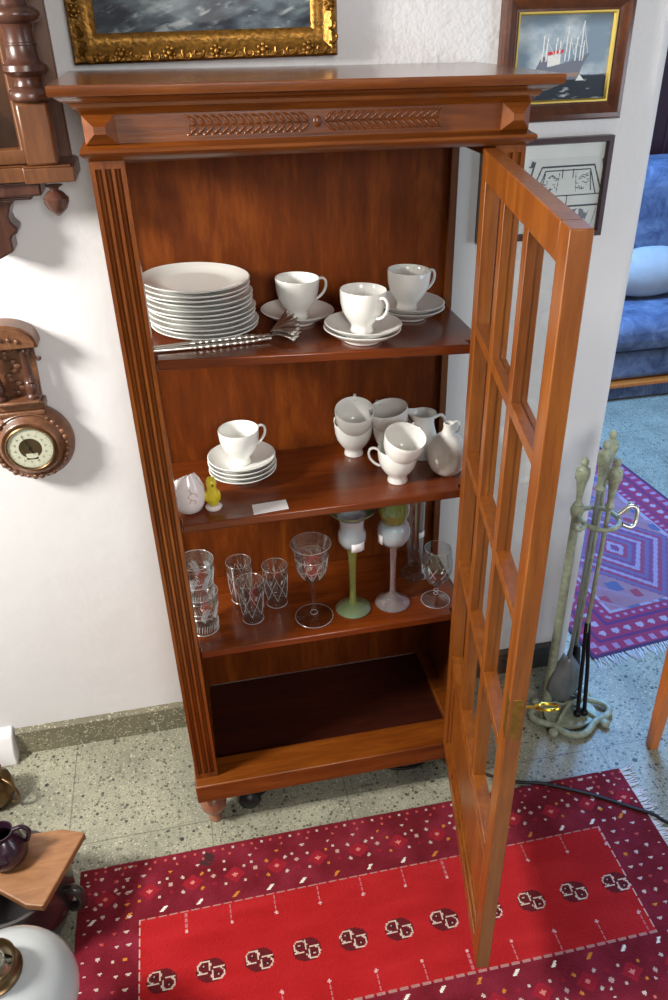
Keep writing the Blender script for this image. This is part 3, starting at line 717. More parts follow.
o = obj('price_sticker', bm, M['paper'], t); md = o.modifiers.new('thick', 'SOLIDIFY'); md.thickness = .0006; o['label'] = 'white paper sticker'
# tall clear vase
t = thing('bud_vase', 'tall clear glass cylinder vase on wide foot behind the small balloon glass', 'vase', (.587, .215, z3))
bm = B(); lathe(bm, [(0, 0), (.034, 0), (.0355, .003), (.034, .006), (.018, .011), (.016, .016), (.0185, .03), (.020, .1), (.022, .25), (.0225, .29), (.0208, .29), (.0203, .25), (.0183, .1), (.0165, .034), (.01, .024), (0, .022)], seg=36); obj('body', bm, M['glass'], t, smooth=60)
bm = B(); v = [bm.verts.new((.0222*math.sin(a_), -.0222*math.cos(a_), z)) for z in (.118, .135) for a_ in (.1, .5, .95)]
for k in range(2): bm.faces.new((v[k], v[k+1], v[k+4], v[k+3]))
o = obj('price_sticker', bm, M['paper'], t); md = o.modifiers.new('thick', 'SOLIDIFY'); md.thickness = .0006; o['label'] = 'white paper sticker'
t = thing('balloon_glass', 'small round bowled clear stem glass nearest the cabinet door', 'glass', (.607, .105, z3))
FT = [(.032, 0), (.0335, .0015), (.032, .003), (.014, .006), (.006, .012), (.0045, .022), (.0055, .04), (.009, .05), (0, .052)]; cut_glass([(0, -.0001)] + FT, M['glass'], [ring(.0016), ring(.02), ring(.03)], 'foot', parent=t)
BB = [(0, .05), (.009, .0501), (.022, .06), (.032, .076), (.0365, .095), (.036, .115), (.033, .135), (.031, .15), (.0298, .15), (.0315, .135), (.0345, .115), (.035, .095), (.0305, .078), (.02, .064), (0, .057)]
L_ = [ring(.1495)]
for k in range(8):
    a = 2*PI*k/8; L_.append([(a, .085), (a+.4, .11)]); L_.append([(a+.4, .085), (a, .11)]); L_.append([(a+.15, .07), (a+.3, .08)])
cut_glass(BB, M['glass'], L_, 'bowl', parent=t, w=.0005)

# ------------------------------------------------------------------ pictures on the wall
def backing(name, x0, x1, z0, z1, y0, y1, mat, root):
    bm = B(); box(bm, x0, x1, y0, y1, z0, z1); return wobj(name, bm, mat, root)
# 1 seascape in a carved gilt frame
PX0, PX1, PZ0, PZ1 = -.022, .440, 1.635, 2.03
pic = thing('seascape_painting', 'gold framed painting of a rough grey blue sea above the cabinet', 'painting', ((PX0+PX1)/2, WY, PZ0))
bm = B(); frame_sweep(bm, PX0, PX1, PZ0, PZ1, [(0, WY-.001), (0, WY-.028), (.004, WY-.034), (.012, WY-.036), (.020, WY-.030), (.026, WY-.024), (.034, WY-.022), (.038, WY-.020), (.045, WY-.012), (.045, WY-.004), (.02, WY-.001)])
fo = wobj('frame', bm, M['gold'], pic, smooth=40)
bm = B()
def rosette(x, z, ang, sc_=1.0):
    y = WY-.036
    ball(bm, (x, y-.002, z), .0055*sc_, 1, .8, 1, 10)
    for k in range(6):
        a = ang+k*PI/3; ball(bm, (x+.0085*sc_*math.cos(a), y, z+.0085*sc_*math.sin(a)), .0042*sc_, 1, .7, 1, 8)
def scroll(x, z, ang, flip):
    y = WY-.0365; pts = []
    for k in range(10):
        tt = k/9; r = .012*(1-tt*.75); a = tt*4.4*flip
        pts.append((r*math.cos(a)-.006, r*math.sin(a)))
    ca, sa = math.cos(ang), math.sin(ang)
    tube(bm, [(x+ca*p-sa*q, y-.001*math.sin(k), z+sa*p+ca*q) for k, (p, q) in enumerate(pts)], [.003, .0034, .0034, .003, .003, .0026, .0024, .002, .0018, .0014], 6)
per = .026
for (ax, az, bx, bz) in ((PX0, PZ0, PX1, PZ0), (PX0, PZ1, PX1, PZ1), (PX0, PZ0, PX0, PZ1), (PX1, PZ0, PX1, PZ1)):
    L = math.hypot(bx-ax, bz-az); n = int(L/per); hor = az == bz
    for k in range(1, n):
        f = k/n; x = ax+(bx-ax)*f; z = az+(bz-az)*f
        if hor: z += .014 if az == PZ0 else -.014
        else: x += .014 if ax == PX0 else -.014
        if k % 3 == 0: rosette(x, z, k, .95)
        else: scroll(x, z, (0 if hor else PI/2) + (k % 2)*2.6, 1 if k % 2 else -1)
sub_o = obj('carved_ornament', bm, M['gold'], None, smooth=60); sub_o.data.transform(Matrix.Translation(-pic.location)); sub_o.parent = fo
nx, ny = 300, 200; w, h = PX1-PX0-.08, PZ1-PZ0-.08
X, Yg = np.meshgrid((np.arange(nx)+.5)/nx, (np.arange(ny)+.5)/ny)
n1 = vnoise(X*7+Yg*3, Yg*16-X*4, 3, 5); n2 = vnoise(X*16, Yg*30+X*6, 8, 4); wv = vnoise(X*5, Yg*9, 5, 3)
img = np.zeros((ny, nx, 3)); sea = np.array([48, 60, 72]); lightc = np.array([120, 136, 142]); deep = np.array([24, 32, 44])
t_ = np.clip((n1-.3)*2.4, 0, 1)[..., None]; img = deep*(1-t_)+lightc*t_*.75+sea*t_*.2
crest = np.clip((vnoise(X*9+wv*3, Yg*34-X*14, 21, 5)-.55)*7, 0, 1)*np.clip((n2-.35)*3, 0, 1); img = img*(1-crest[..., None]*.75)+np.array([176, 184, 184])*crest[..., None]*.75
sky = np.clip((Yg-.55)*12, 0, 1)[..., None]; img = img*(1-sky)+(np.array([150, 160, 168])+(n1[..., None]-.5)*60)*sky
painted_grid('canvas', PX0+.04, PX1-.04, PZ0+.04, PZ1-.04, nx, ny, img, lambda x, z: (x, WY-.008, z), M['canvas'], pic)
backing('back_board', PX0+.01, PX1-.01, PZ0+.01, PZ1-.01, WY-.006, WY-.001, M['board'], pic)

# 2 ship painting
SX0, SX1, SZ0, SZ1 = .757, 1.022, 1.505, 1.725
pic = thing('ship_painting', 'brown wood framed painting of a grey steamship at sea, behind the cabinet top', 'painting', ((SX0+SX1)/2, WY, SZ0))
bm = B(); frame_sweep(bm, SX0, SX1, SZ0, SZ1, [(0, WY-.001), (0, WY-.016), (.004, WY-.022), (.012, WY-.024), (.018, WY-.021), (.028, WY-.012), (.033, WY-.011), (.033, WY-.003), (.02, WY-.001)])
wobj('frame', bm, M['ship_frame'], pic, smooth=30)
bm = B(); frame_sweep(bm, SX0+.0325, SX1-.0325, SZ0+.0325, SZ1-.0325, [(0, WY-.003), (0, WY-.013), (.003, WY-.013), (.0055, WY-.007), (.0055, WY-.003)])
wobj('gold_slip', bm, M['gold_slip'], pic, smooth=0)['label'] = 'narrow gold inner slip'
nx, ny = 160, 130; X, Yg = np.meshgrid((np.arange(nx)+.5)/nx, (np.arange(ny)+.5)/ny)
n1 = vnoise(X*3.5, Yg*4, 11, 5); n2 = vnoise(X*9, Yg*22, 12, 4)
img = np.array([126, 146, 164])+(np.clip((n1-.42)*3, 0, 1))[..., None]*np.array([76, 68, 56])
img = img*(1-.35*np.clip((Yg-.85)*6, 0, 1)[..., None])
seam = np.clip((.30-Yg+.02*(n2-.5))*50, 0, 1)[..., None]; seac = np.array([44, 52, 64])+np.clip((n2-.62)*7, 0, 1)[..., None]*np.array([150, 150, 146]); img = img*(1-seam)+seac*seam
def fill(mask, c): img[mask] = c
def inpoly(poly):
    m = np.zeros_like(X, bool); j = len(poly)-1
    for i in range(len(poly)):
        xi, yi = poly[i]; xj, yj = poly[j]
        m ^= ((yi > Yg) != (yj > Yg)) & (X < (xj-xi)*(Yg-yi)/(yj-yi+1e-9)+xi); j = i
    return m
fill(inpoly([(.16, .28), (.2, .36), (.24, .46), (.33, .47), (.36, .4), (.55, .45), (.79, .55), (.72, .4), (.68, .24), (.2, .24)]), (112, 118, 134))
fill(inpoly([(.2, .27), (.19, .32), (.69, .32), (.68, .27)]), (150, 132, 120)); fill(inpoly([(.66, .22), (.76, .22), (.70, .3), (.68, .26)]), (222, 228, 228))
fill(inpoly([(.33, .4), (.33, .53), (.47, .55), (.47, .43)]), (222, 222, 220)); fill(inpoly([(.32, .535), (.33, .575), (.5, .6), (.49, .56)]), (206, 58, 66)); fill(inpoly([(.24, .46), (.27, .52), (.3, .52), (.31, .46)]), (120, 110, 116))
for mx, mz in ((.27, .78), (.31, .74), (.41, .74), (.45, .7), (.52, .86), (.56, .72), (.63, .74), (.68, .92), (.71, .7)):
    fill((abs(X-mx-.03*(Yg-.5)) < .006) & (Yg > .46) & (Yg < mz), (226, 228, 228))
for (x0_, y0_, x1_, y1_) in ((.3, .72, .42, .5), (.52, .84, .44, .5), (.53, .84, .62, .52), (.69, .9, .6, .54), (.69, .9, .76, .56), (.5, .7, .72, .62)):
    d = abs((X-x0_)*(y1_-y0_)-(Yg-y0_)*(x1_-x0_))/math.hypot(x1_-x0_, y1_-y0_); fill((d < .004) & (X > min(x0_, x1_)) & (X < max(x0_, x1_)), (200, 204, 208))
painted_grid('canvas', SX0+.038, SX1-.038, SZ0+.038, SZ1-.038, nx, ny, img, lambda x, z: (x, WY-.006, z), M['canvas'], pic)
backing('back_board', SX0+.01, SX1-.01, SZ0+.01, SZ1-.01, WY-.005, WY-.001, M['board'], pic)

# 3 engraving in a thin dark frame
EX0, EX1, EZ0, EZ1 = .735, 1.017, 1.275, 1.474
pic = thing('framed_engraving', 'thin dark framed black and white engraving below the ship painting', 'picture', ((EX0+EX1)/2, WY, EZ0))
bm = B(); frame_sweep(bm, EX0, EX1, EZ0, EZ1, [(0, WY-.001), (0, WY-.018), (.010, WY-.018), (.0125, WY-.012), (.0125, WY-.001)]); wobj('frame', bm, M['dark_frame'], pic, smooth=0)
nx, ny = 240, 150; x_ = EX0+.01+(np.arange(nx)+.5)/nx*(EX1-EX0-.02); z_ = EZ0+.01+(np.arange(ny)+.5)/ny*(EZ1-EZ0-.02); X, Yg = np.meshgrid(x_, z_)
img = np.full((ny, nx, 3), 238.0)+(vnoise(X*20, Yg*20, 4, 3)[..., None]-.5)*14
plate = (X > .84) & (X < .995) & (Yg > 1.29) & (Yg < 1.435); img[plate] -= 10
hat = vnoise(X*60, Yg*60, 31, 3)
def seg(x0, z0, x1, z1, th=.0013, c=70, g=None):
    L = math.hypot(x1-x0, z1-z0); tt = np.clip(((X-x0)*(x1-x0)+(Yg-z0)*(z1-z0))/L**2, 0, 1); d = np.hypot(X-x0-tt*(x1-x0), Yg-z0-tt*(z1-z0)); img[d < th] = (c, c+4, c+14)
cx = .928
for s in (-1, 1):
    seg(cx+s*.058, 1.418, cx+s*.082, 1.360, .0016); seg(cx+s*.05, 1.41, cx+s*.068, 1.360); seg(cx+s*.075, 1.428, cx+s*.085, 1.385, .002, 80); seg(cx+s*.078, 1.360, cx+s*.078, 1.338)
    for k in range(16):
        a_ = 2.4*k; r_ = .004+.0012*k; px_, pz_ = cx+s*(.036+.010*math.cos(a_)), 1.386+.014*math.sin(a_)
        seg(px_, pz_, px_+r_*math.cos(a_*1.7)*.6, pz_+r_*math.sin(a_*1.3)*.6, .0009, 84)
    seg(cx+s*.018, 1.405, cx+s*.022, 1.368, .0008, 110); seg(cx+s*.05, 1.405, cx+s*.056, 1.368, .0012, 80)
    m = (np.hypot(X-cx-s*.083, Yg-1.425) < .007) & (hat > .45); img[m] = (90, 92, 104)
    m = (np.hypot((X-cx-s*.03)*.8, (Yg-1.318)*1.4) < .02) & (hat > .56); img[m] = (130, 134, 144)
seg(cx-.058, 1.418, cx+.058, 1.418, .0016); seg(cx-.05, 1.41, cx+.05, 1.41); seg(cx-.082, 1.360, cx+.082, 1.360, .0016); seg(cx-.078, 1.338, cx+.078, 1.338, .0016)
seg(cx-.012, 1.395, cx-.012, 1.412, .0012); seg(cx+.012, 1.395, cx+.012, 1.412, .0012); seg(cx+.004, 1.360, cx+.004, 1.3)
for k in range(9): seg(cx-.07+k*.017, 1.305-.004*(k % 3), cx-.062+k*.017, 1.33-.004*(k % 2), .0008, 130)
seg(cx-.06, 1.302, cx+.06, 1.3, .0008, 130)
painted_grid('print', EX0+.01, EX1-.01, EZ0+.01, EZ1-.01, nx, ny, img, lambda x, z: (x, WY-.007, z), M['print'], pic)
bm = B(); box(bm, EX0+.012, EX1-.012, WY-.012, WY-.010, EZ0+.012, EZ1-.012); wobj('glazing', bm, M['pane'], pic, smooth=0)
backing('back_board', EX0+.005, EX1-.005, EZ0+.005, EZ1-.005, WY-.006, WY-.001, M['board'], pic)

# ------------------------------------------------------------------ wall clock (only its lower right corner is in the photo)
ck = thing('wall_clock', 'old brown wooden wall clock with turned columns and a pendant drop, top left', 'clock', (-.2, WY, 1.33))
cxm = -.215
bm = B()   # base shelf, breaking forward under each column
def slab(z0, z1, d=0):
    f = .215
    poly = [(-.385-d, WY), (-.385-d, f-d), (-.315, f-d), (-.30, f+.022-d), (cxm*2+.30-.0, f+.022-d), (-.128, f-d), (-.045+d, f-d), (-.045+d, WY)]
    prism(bm, poly, z0, z1)
slab(1.464, 1.488); slab(1.488, 1.491, -.004)
wobj('base_shelf', bm, M['clock'], ck, bevel=.002)
bm = B(); box(bm, -.375, -.055, .325, WY-.0005, 1.46, 1.98); box(bm, -.34, -.33, .25, .325, 1.491, 1.94); box(bm, -.10, -.09, .25, .325, 1.491, 1.94); box(bm, -.34, -.09, .25, .325, 1.94, 1.98)
wobj('case', bm, M['clock'], ck, bevel=.002)
bm = B(); frame_sweep(bm, -.332, -.104, 1.493, 1.938, [(0, .25), (0, .240), (.006, .238), (.022, .240), (.026, .246), (.026, .25)])
dr = wobj('clock_door', bm, M['clock'], ck, bevel=.001)
bm = B(); box(bm, -.31, -.126, .244, .246, 1.515, 1.916); o = obj('door_glass', bm, M['pane'], None, smooth=0); o.data.transform(Matrix.Translation(-ck.location)); o.parent = dr
bm = B(); lathe(bm, [(0, 0), (.085, 0), (.085, .006), (0, .007)], (cxm, .315, 1.8), 40, Matrix.Rotation(PI/2, 4, 'X')); wobj('dial', bm, M['paper'], ck)
bm = B(); tube(bm, [(cxm, .30, 1.72), (cxm, .30, 1.56)], .003, 8); lathe(bm, [(0, -.004), (.03, -.003), (.032, 0), (.03, .003), (0, .004)], (cxm, .30, 1.55), 28, Matrix.Rotation(PI/2, 4, 'X')); wobj('pendulum', bm, M['brass'], ck)
for s in (0, 1):
    x = -.094 if s else 2*cxm+.094; y = .243
    bm = B(); box(bm, x-.026, x+.026, y-.024, y+.024, 1.491, 1.588)
    b_ = .006
    wobj('column_block', bm, M['clock'], ck, bevel=.005)
    bm = B(); lathe(bm, [(0, 1.588), (.024, 1.588), (.029, 1.592), (.030, 1.600), (.026, 1.608), (.020, 1.611), (.018, 1.618), (.019, 1.624), (.026, 1.627), (.031, 1.633), (.030, 1.641), (.025, 1.646), (.0215, 1.651), (.021, 1.668), (.022, 1.669), (.022, 1.672), (.0205, 1.673), (.020, 1.690), (.022, 1.698), (.029, 1.701), (.033, 1.708), (.033, 1.714), (.028, 1.721), (.02, 1.724), (.018, 1.732), (.023, 1.74), (.024, 1.76), (.019, 1.79), (.022, 1.83), (.024, 1.87), (.03, 1.885), (.03, 1.9), (.024, 1.91), (.024, 1.94), (0, 1.94)], (x, y, 0), 32, Matrix.Diagonal((1.18, 1.18, 1, 1)))
    wobj('column', bm, M['clock_dark'], ck, smooth=40)
    bm = B(); lathe(bm, [(0, 1.412), (.005, 1.414), (.0165, 1.425), (.0215, 1.436), (.022, 1.443), (.0175, 1.448), (.016, 1.450), (.013, 1.453), (.007, 1.456), (.0085, 1.460), (.016, 1.464), (0, 1.464)], (x+.008, y-.006, -.007), 28)
    wobj('drop_finial', bm, M['clock_dark'], ck, smooth=40)
bm = B()
prism(bm, [(cxm-.105, .25), (cxm+.105, .25), (cxm+.105, WY), (cxm-.105, WY)], 1.438, 1.464)
prism(bm, [(cxm-.085, .265), (cxm+.085, .265), (cxm+.085, WY), (cxm-.085, WY)], 1.43, 1.438)
wobj('apron', bm, M['clock_dark'], ck, bevel=.006)
bm = B(); pr_ = [(.052, 1.43), (.04, 1.415), (.034, 1.40), (.036, 1.39), (.046, 1.378), (.042, 1.37), (.034, 1.366), (.030, 1.36), (.03, 1.35), (.03, 1.338), (.0, 1.325)]
prism(bm, [(cxm+a, z) for a, z in pr_] + [(cxm-a, z) for a, z in pr_[-2::-1]], .285, WY-.0005, lambda x, z, y: (x, y, z)); wobj('bracket', bm, M['clock_dark'], ck, bevel=.004)
bm = B(); prism(bm, [(-.40, .21), (-.03, .21), (-.03, WY), (-.40, WY)], 1.94, 2.0); wobj('cap', bm, M['clock'], ck, bevel=.01)

# ------------------------------------------------------------------ barometer
BX, BZ = -.245, .932
br = thing('wall_barometer', 'carved dark wood wall barometer with round dial and two little columns', 'barometer', (BX, WY, BZ))
RX = Matrix.Rotation(PI/2, 4, 'X')
def facing(bm, prof, x, z, y0=WY, seg=56): return lathe(bm, prof, (x, y0, z), seg, RX)   # profile axis points to the room
bm = B(); facing(bm, [(0, .001), (.083, .001), (.0875, .008), (.088, .018), (.085, .026), (.081, .03), (.079, .036), (.073, .041), (.069, .038), (.066, .040), (.062, .048), (.058, .051), (.054, .050), (.052, .048), (0, .048)], BX, BZ)
wobj('body', bm, M['baro'], br, smooth=40)
bm = B()
for k in range(34):
    a = 2*PI*k/34
    if abs(((a-PI/2+PI) % (2*PI))-PI) < .55: continue
    grp = (k % 6)
    ball(bm, (BX+.074*math.cos(a), WY-.040, BZ+.074*math.sin(a)), .0052 if grp in (1, 2, 4) else .0034, 1.2, .8, 1.2, 8)
wobj('carved_rim', bm, M['baro'], br, smooth=60)
bm = B(); facing(bm, [(.0, .0485), (.051, .0485), (.051, .0535), (.0485, .056), (.046, .0535), (.0455, .0505), (.0, .0505)], BX, BZ); wobj('bezel', bm, M['old_brass'], br, smooth=40)
bm = B(); facing(bm, [(.0235, .0507), (.0455, .0507), (.0455, .0515), (.0235, .0515), (.0235, .0507)], BX, BZ); 
box(bm, BX-.012, BX+.012, WY-.0515, WY-.0507, BZ-.026, BZ-.012)
dl = wobj('dial', bm, M['cream'], br, smooth=40)
bm = B()
for k in range(60):
    a = 2*PI*k/60; r0, r1 = (.039, .0445) if k % 5 == 0 else (.042, .0445); d = Vector((math.cos(a), 0, math.sin(a))); n_ = Vector((-d.z, 0, d.x))*.00035
    c = Vector((BX, WY-.0518, BZ)); vs = [bm.verts.new(c+d*r0-n_), bm.verts.new(c+d*r1-n_), bm.verts.new(c+d*r1+n_), bm.verts.new(c+d*r0+n_)]; bm.faces.new(vs)
for k in range(14):   # blurred captions round the ring
    a = 2*PI*(k+.3)/14; d = Vector((math.cos(a), 0, math.sin(a))); n_ = Vector((-d.z, 0, d.x))*.003; c = Vector((BX, WY-.0518, BZ))
    for q in range(3):
        r0 = .030+q*.0018; m_ = n_*(1-.25*q); vs = [bm.verts.new(c+d*r0-m_), bm.verts.new(c+d*(r0+.0006)-m_), bm.verts.new(c+d*(r0+.0006)+m_), bm.verts.new(c+d*r0+m_)]; bm.faces.new(vs)
o = obj('dial_marks', bm, M['iron'], None, smooth=0); o.data.transform(Matrix.Translation(-br.location)); o.parent = dl
bm = B(); tube(bm, [(BX+.004, WY-.053, BZ-.012), (BX-.012, WY-.053, BZ+.03)], [.0012, .0005], 6); tube(bm, [(BX, WY-.05, BZ), (BX, WY-.055, BZ)], .003, 10); wobj('pointer', bm, M['iron'], br)
bm = B(); facing(bm, [(0, .0535), (.03, .0545), (.0465, .0525), (.0465, .0535), (.03, .0556), (0, .0562)], BX, BZ); wobj('dial_glass', bm, M['pane'], br)
TX = -.250
bm = B(); box(bm, TX-.052, TX+.052, WY-.036, WY-.001, 1.012, 1.03); box(bm, TX-.046, TX+.046, WY-.05, WY-.001, 1.03, 1.038); box(bm, TX-.05, TX+.05, WY-.04, WY-.001, 1.0, 1.012)
wobj('column_base', bm, M['baro'], br, bevel=.003)
bm = B(); prism(bm, [(TX-.045, 1.02), (TX+.045, 1.02), (TX+.05, 1.15), (TX-.05, 1.15)], WY-.012, WY-.001, lambda x, z, y: (x, y, z))
for k in range(12): ball(bm, (TX+.012*math.sin(k*1.3), WY-.014, 1.045+.0095*k), .0075, 1.2, .5, .9, 8)
wobj('back_plate', bm, M['baro'], br, smooth=50)
for s in (-1, 1):
    bm = B(); lathe(bm, [(0, 1.037), (.014, 1.037), (.015, 1.044), (.011, 1.049), (.0135, 1.056), (.0145, 1.064), (.011, 1.072), (.013, 1.075), (.011, 1.078), (.0095, 1.09), (.0085, 1.115), (.009, 1.135), (.0115, 1.138), (.0115, 1.142), (.009, 1.146), (.011, 1.155), (.014, 1.157), (.0, 1.157)], (TX+s*.033, WY-.032, 0), 24)
    wobj('column', bm, M['clock_dark'], br, smooth=40)
bm = B(); n = 20
arch = [(TX+.062*math.cos(PI*k/n), 1.152+.043*math.sin(PI*k/n)**.8) for k in range(n+1)]
prism(bm, arch, WY-.055, WY-.001, lambda x, z, y: (x, y, z))
arch2 = [(TX+.066*math.cos(PI*k/n), 1.150+.050*math.sin(PI*k/n)**.8) for k in range(n+1)]
prism(bm, arch2 + [(TX+.058*math.cos(PI*k/n), 1.150+.041*math.sin(PI*k/n)**.8) for k in range(n, -1, -1)], WY-.05, WY-.001, lambda x, z, y: (x, y, z))
for k in range(5): ball(bm, (TX-.03+.015*k, WY-.056, 1.167+.006*math.sin(k*PI/4)), .005, 1, .7, 1, 8)
wobj('hood', bm, M['baro'], br, bevel=.003, smooth=40)
for s in (-1, 1):
    bm = B(); tube(bm, spline([(TX+s*.054, WY-.04, 1.153), (TX+s*.053, WY-.04, 1.137), (TX+s*.056, WY-.04, 1.125), (TX+s*.062, WY-.04, 1.122), (TX+s*.064, WY-.04, 1.127)], 5), .003, 8); wobj('scroll', bm, M['clock_dark'], br, smooth=60)

# ------------------------------------------------------------------ red rug
RX0, RX1, RY0, RY1 = -.291, 1.071, -.632, -.072
q = .003; nx = int((RX1-RX0)/q); ny = int((RY1-RY0)/q)
x_ = RX0+(np.arange(nx)+.5)*q; y_ = RY0+(np.arange(ny)+.5)*q; X, Yg = np.meshgrid(x_, y_); YC = -.352
yf = YC+abs(Yg-YC)             # mirrored about the middle line
img = np.zeros((ny, nx, 3)); img[:] = (166, 15, 21)
img += (vnoise(X*9, Yg*30, 2, 4)[..., None]-.5)*26
FX0, FX1, FY = -.155, .935, -.222
border = (yf > FY) | (X < FX0) | (X > FX1)
img[border] = np.array([112, 10, 32])+(vnoise(X*22, Yg*22, 6, 3)[..., None]-.5)[border]*44
WH = (196, 176, 164); OR = (196, 122, 44); RD = (146, 16, 36); DK = (52, 10, 18)
def put(m, c): img[m] = c
rs = np.random.RandomState(3)
# band coordinates: (u along, v in from the outer edge) for the two long sides and the two ends
def tri(cx, cy, r, c, sx=1): put((abs(X-cx)*sx+abs(Yg-cy) < r) & (Yg < cy+r*.4), c)
for side in (1, -1):
    ed = -.072 if side == 1 else RY0
    Yv = lambda v: ed-side*v
    for k in range(60):
        cx = RX0+.012+k*.0228
        put((np.hypot(X-cx, Yg-Yv(.014)) < .0032), (190, 80, 70) if k % 3 else WH)
    for k in range(22):
        cx = RX0+.02+k*.062
        tri(cx, Yv(.042+.004*(k % 2)), .0055 if k % 2 == 0 else .004, WH if k % 4 != 3 else OR)
        put(np.hypot(X-cx-.015, Yg-Yv(.030)) < .003, (190, 90, 80))
    for k in range(14):
        cx = RX0+.06+k*.0975
        d = abs(X-cx)*.85+abs(Yg-Yv(.085)); put(d < .021, RD); put(d < .006, (206, 120, 110))
        for sx, sy in ((1, 1), (1, -1), (-1, 1), (-1, -1)): put(np.hypot(X-cx-sx*.022, Yg-Yv(.085+sy*.018)) < .0036, WH if (k+sx) % 3 else OR)
        put(np.hypot(X-cx-.048, Yg-Yv(.078)) < .0048, (188, 150, 140)); put(np.hypot(X-cx-.05, Yg-Yv(.098)) < .004, RD)
        put(np.hypot(X-cx-.04, Yg-Yv(.062)) < .003, WH)
    for k in range(17):
        cx = RX0+.03+k*.079+rs.rand()*.006; c = OR if k % 3 == 1 else (226, 220, 210)
        put((abs((X-cx)-(Yg-Yv(.133))*.9) < .0042) & (abs(Yg-Yv(.133)) < .0062), c)
    put((abs(yf-FY) < .0016) & ((np.floor(X/.006) % 4) != 0) & (X > FX0) & (X < FX1) & (side*(Yg-YC) > 0), (170, 120, 116))
    for k in range(11):
        cx = -.06+k*.0985
        m = (abs(X-cx-.006*side) < .0016) & (side*(Yg-YC) > 0) & (yf < FY) & (yf > FY-.046); put(m & ((np.floor(Yg/.004) % 3) != 0), (184, 104, 108))
        put((np.hypot(X-cx-.006*side, yf-(FY-.046)) < .0036) & (side*(Yg-YC) > 0), (206, 160, 160))
for side in (1, -1):   # the two ends
    ed = RX0 if side == 1 else RX1
    for k in range(18):
        cy = RY0+.02+k*.031
        for v, r in ((.018, .0034), (.05, .006), (.082, .005), (.108, .006)):
            tri(ed+side*(v+.006*(k % 2)), cy+.012*((int(v*100)) % 2), r, WH if (k+int(v*100)) % 4 else (OR if v > .1 else (180, 70, 70)))
    lx = FX0 if side == 1 else FX1
    put((abs(X-lx) < .0016) & ((np.floor(Yg/.006) % 4) != 0) & (abs(Yg-YC) < .13), (196, 160, 150))
for k in range(11):
    cx = -.109+k*.1014; cy = -.362; dx, dy = X-cx, Yg-cy
    put((dx/.031)**2+(dy/.025)**2 < 1, (92, 8, 20))
    for s_ in (1, -1):
        a, b = -dx*s_, dy*s_          # upper left and lower right lobes
        e = ((a-.013)/.0155)**2+((b-.008)/.0135)**2
        put((e < 1) & (e > .62) & ((a > .013) | (b > .008)), (200, 178, 164))
        put((abs(a-.003) < .0017) & (b > .000) & (b < .021), (200, 178, 164)); put((abs(b+.004) < .0016) & (a > .006) & (a < .028), (200, 178, 164))
        put((abs(a-.014) < .005) & (abs(b-.009) < .004), (58, 8, 18)); put((abs(a-.015) < .0018) & (abs(b-.010) < .0018), (190, 160, 150))
put((np.hypot((X-.0)*1.0, Yg+.105) < .018) & (vnoise(X*80, Yg*80, 9, 2) > .45), (64, 30, 34))
rug = thing('red_rug', 'red patterned oriental rug with dark medallions lying in front of the cabinet', 'rug', ((RX0+RX1)/2, (RY0+RY1)/2, 0))
hgt = lambda x, y: .006+.0008*math.sin(x*9+y*5)
painted_grid('pile', RX0, RX1, RY0, RY1, nx, ny, img, lambda x, y: (x, y, hgt(x, y)), M['pile'], rug)
M['rug_back'] = plain('rug_backing', rgb(92, 12, 28), .95)
bm = B(); box(bm, RX0+.001, RX1-.001, RY0+.001, RY1-.001, .0005, .0048); wobj('backing', bm, M['rug_back'], rug, smooth=0)
def fringe(xa, ya, xb, yb, out, n, root, L=.04):
    bm = B()
    for k in range(n):
        f = (k+rs.rand())/n; p = Vector((xa+(xb-xa)*f, ya+(yb-ya)*f, .004)); d = Vector(out); s_ = Vector((-d.y, d.x, 0)); w_ = (rs.rand()-.5)*.7; l = L*(.6+.5*rs.rand())
        tube(bm, [p, p+(d+s_*w_*.6)*l*.5+Vector((0, 0, -.001)), p+(d+s_*w_)*l+Vector((0, 0, -.002))], [.0016, .0016, .0008], 4)
    o = wobj('fringe', bm, M['fringe'], root); o['kind'] = 'stuff'
fringe(RX1, RY0, RX1, RY1, (1, 0, 0), 170, rug)

# ------------------------------------------------------------------ purple rug in the next room
PWd, PLn = .80, 1.6; q = .006; nx = int(PWd/q); ny = int(PLn/q)
X, Yg = np.meshgrid((np.arange(nx)+.5)*q, (np.arange(ny)+.5)*q); ed = np.minimum(np.minimum(X, PWd-X), np.minimum(Yg, PLn-Yg))
img = np.zeros((ny, nx, 3)); img[:] = (196, 140, 150); img += (vnoise(X*14, Yg*14, 14, 3)[..., None]-.5)*40
MG = (158, 34, 104); WT = (214, 200, 222); BL = (92, 88, 168)
al = np.where(np.minimum(X, PWd-X) < np.minimum(Yg, PLn-Yg), Yg, X)
img[ed < .17] = (186, 44, 92); img[ed < .012] = (60, 36, 90)
img[(abs(ed-.03) < .012) & ((np.floor(al/.022) % 2) == 0)] = (206, 160, 206); img[(abs(ed-.062) < .006)] = (104, 40, 110)
img[(np.hypot(((al+.02) % .045)-.0225, ed-.092) < .012)] = (222, 206, 226); img[(abs(ed-.125) < .006)] = (96, 44, 120); img[(abs(ed-.15) < .008) & ((np.floor(al/.015) % 2) == 0)] = (212, 168, 210)
inn = ed >= .17; img[(abs(ed-.175) < .008)] = WT
cyc = (Yg-.17) % .62; ddm = abs(X-PWd/2)*1.15+abs(cyc-.31)*.85
tt = (np.floor(ddm/.021) % 4)
img[inn & (ddm < .26) & (tt == 0)] = (150, 74, 128); img[inn & (ddm < .26) & (tt == 1)] = (206, 186, 216); img[inn & (ddm < .26) & (tt == 2)] = (186, 66, 104)
img[inn & (ddm < .26) & (tt == 3)] = (132, 112, 160)
sm = (((X*1.0) % .12 < .05) & ((Yg) % .13 < .05) & (ddm > .28)); img[inn & sm] = (96, 112, 160)
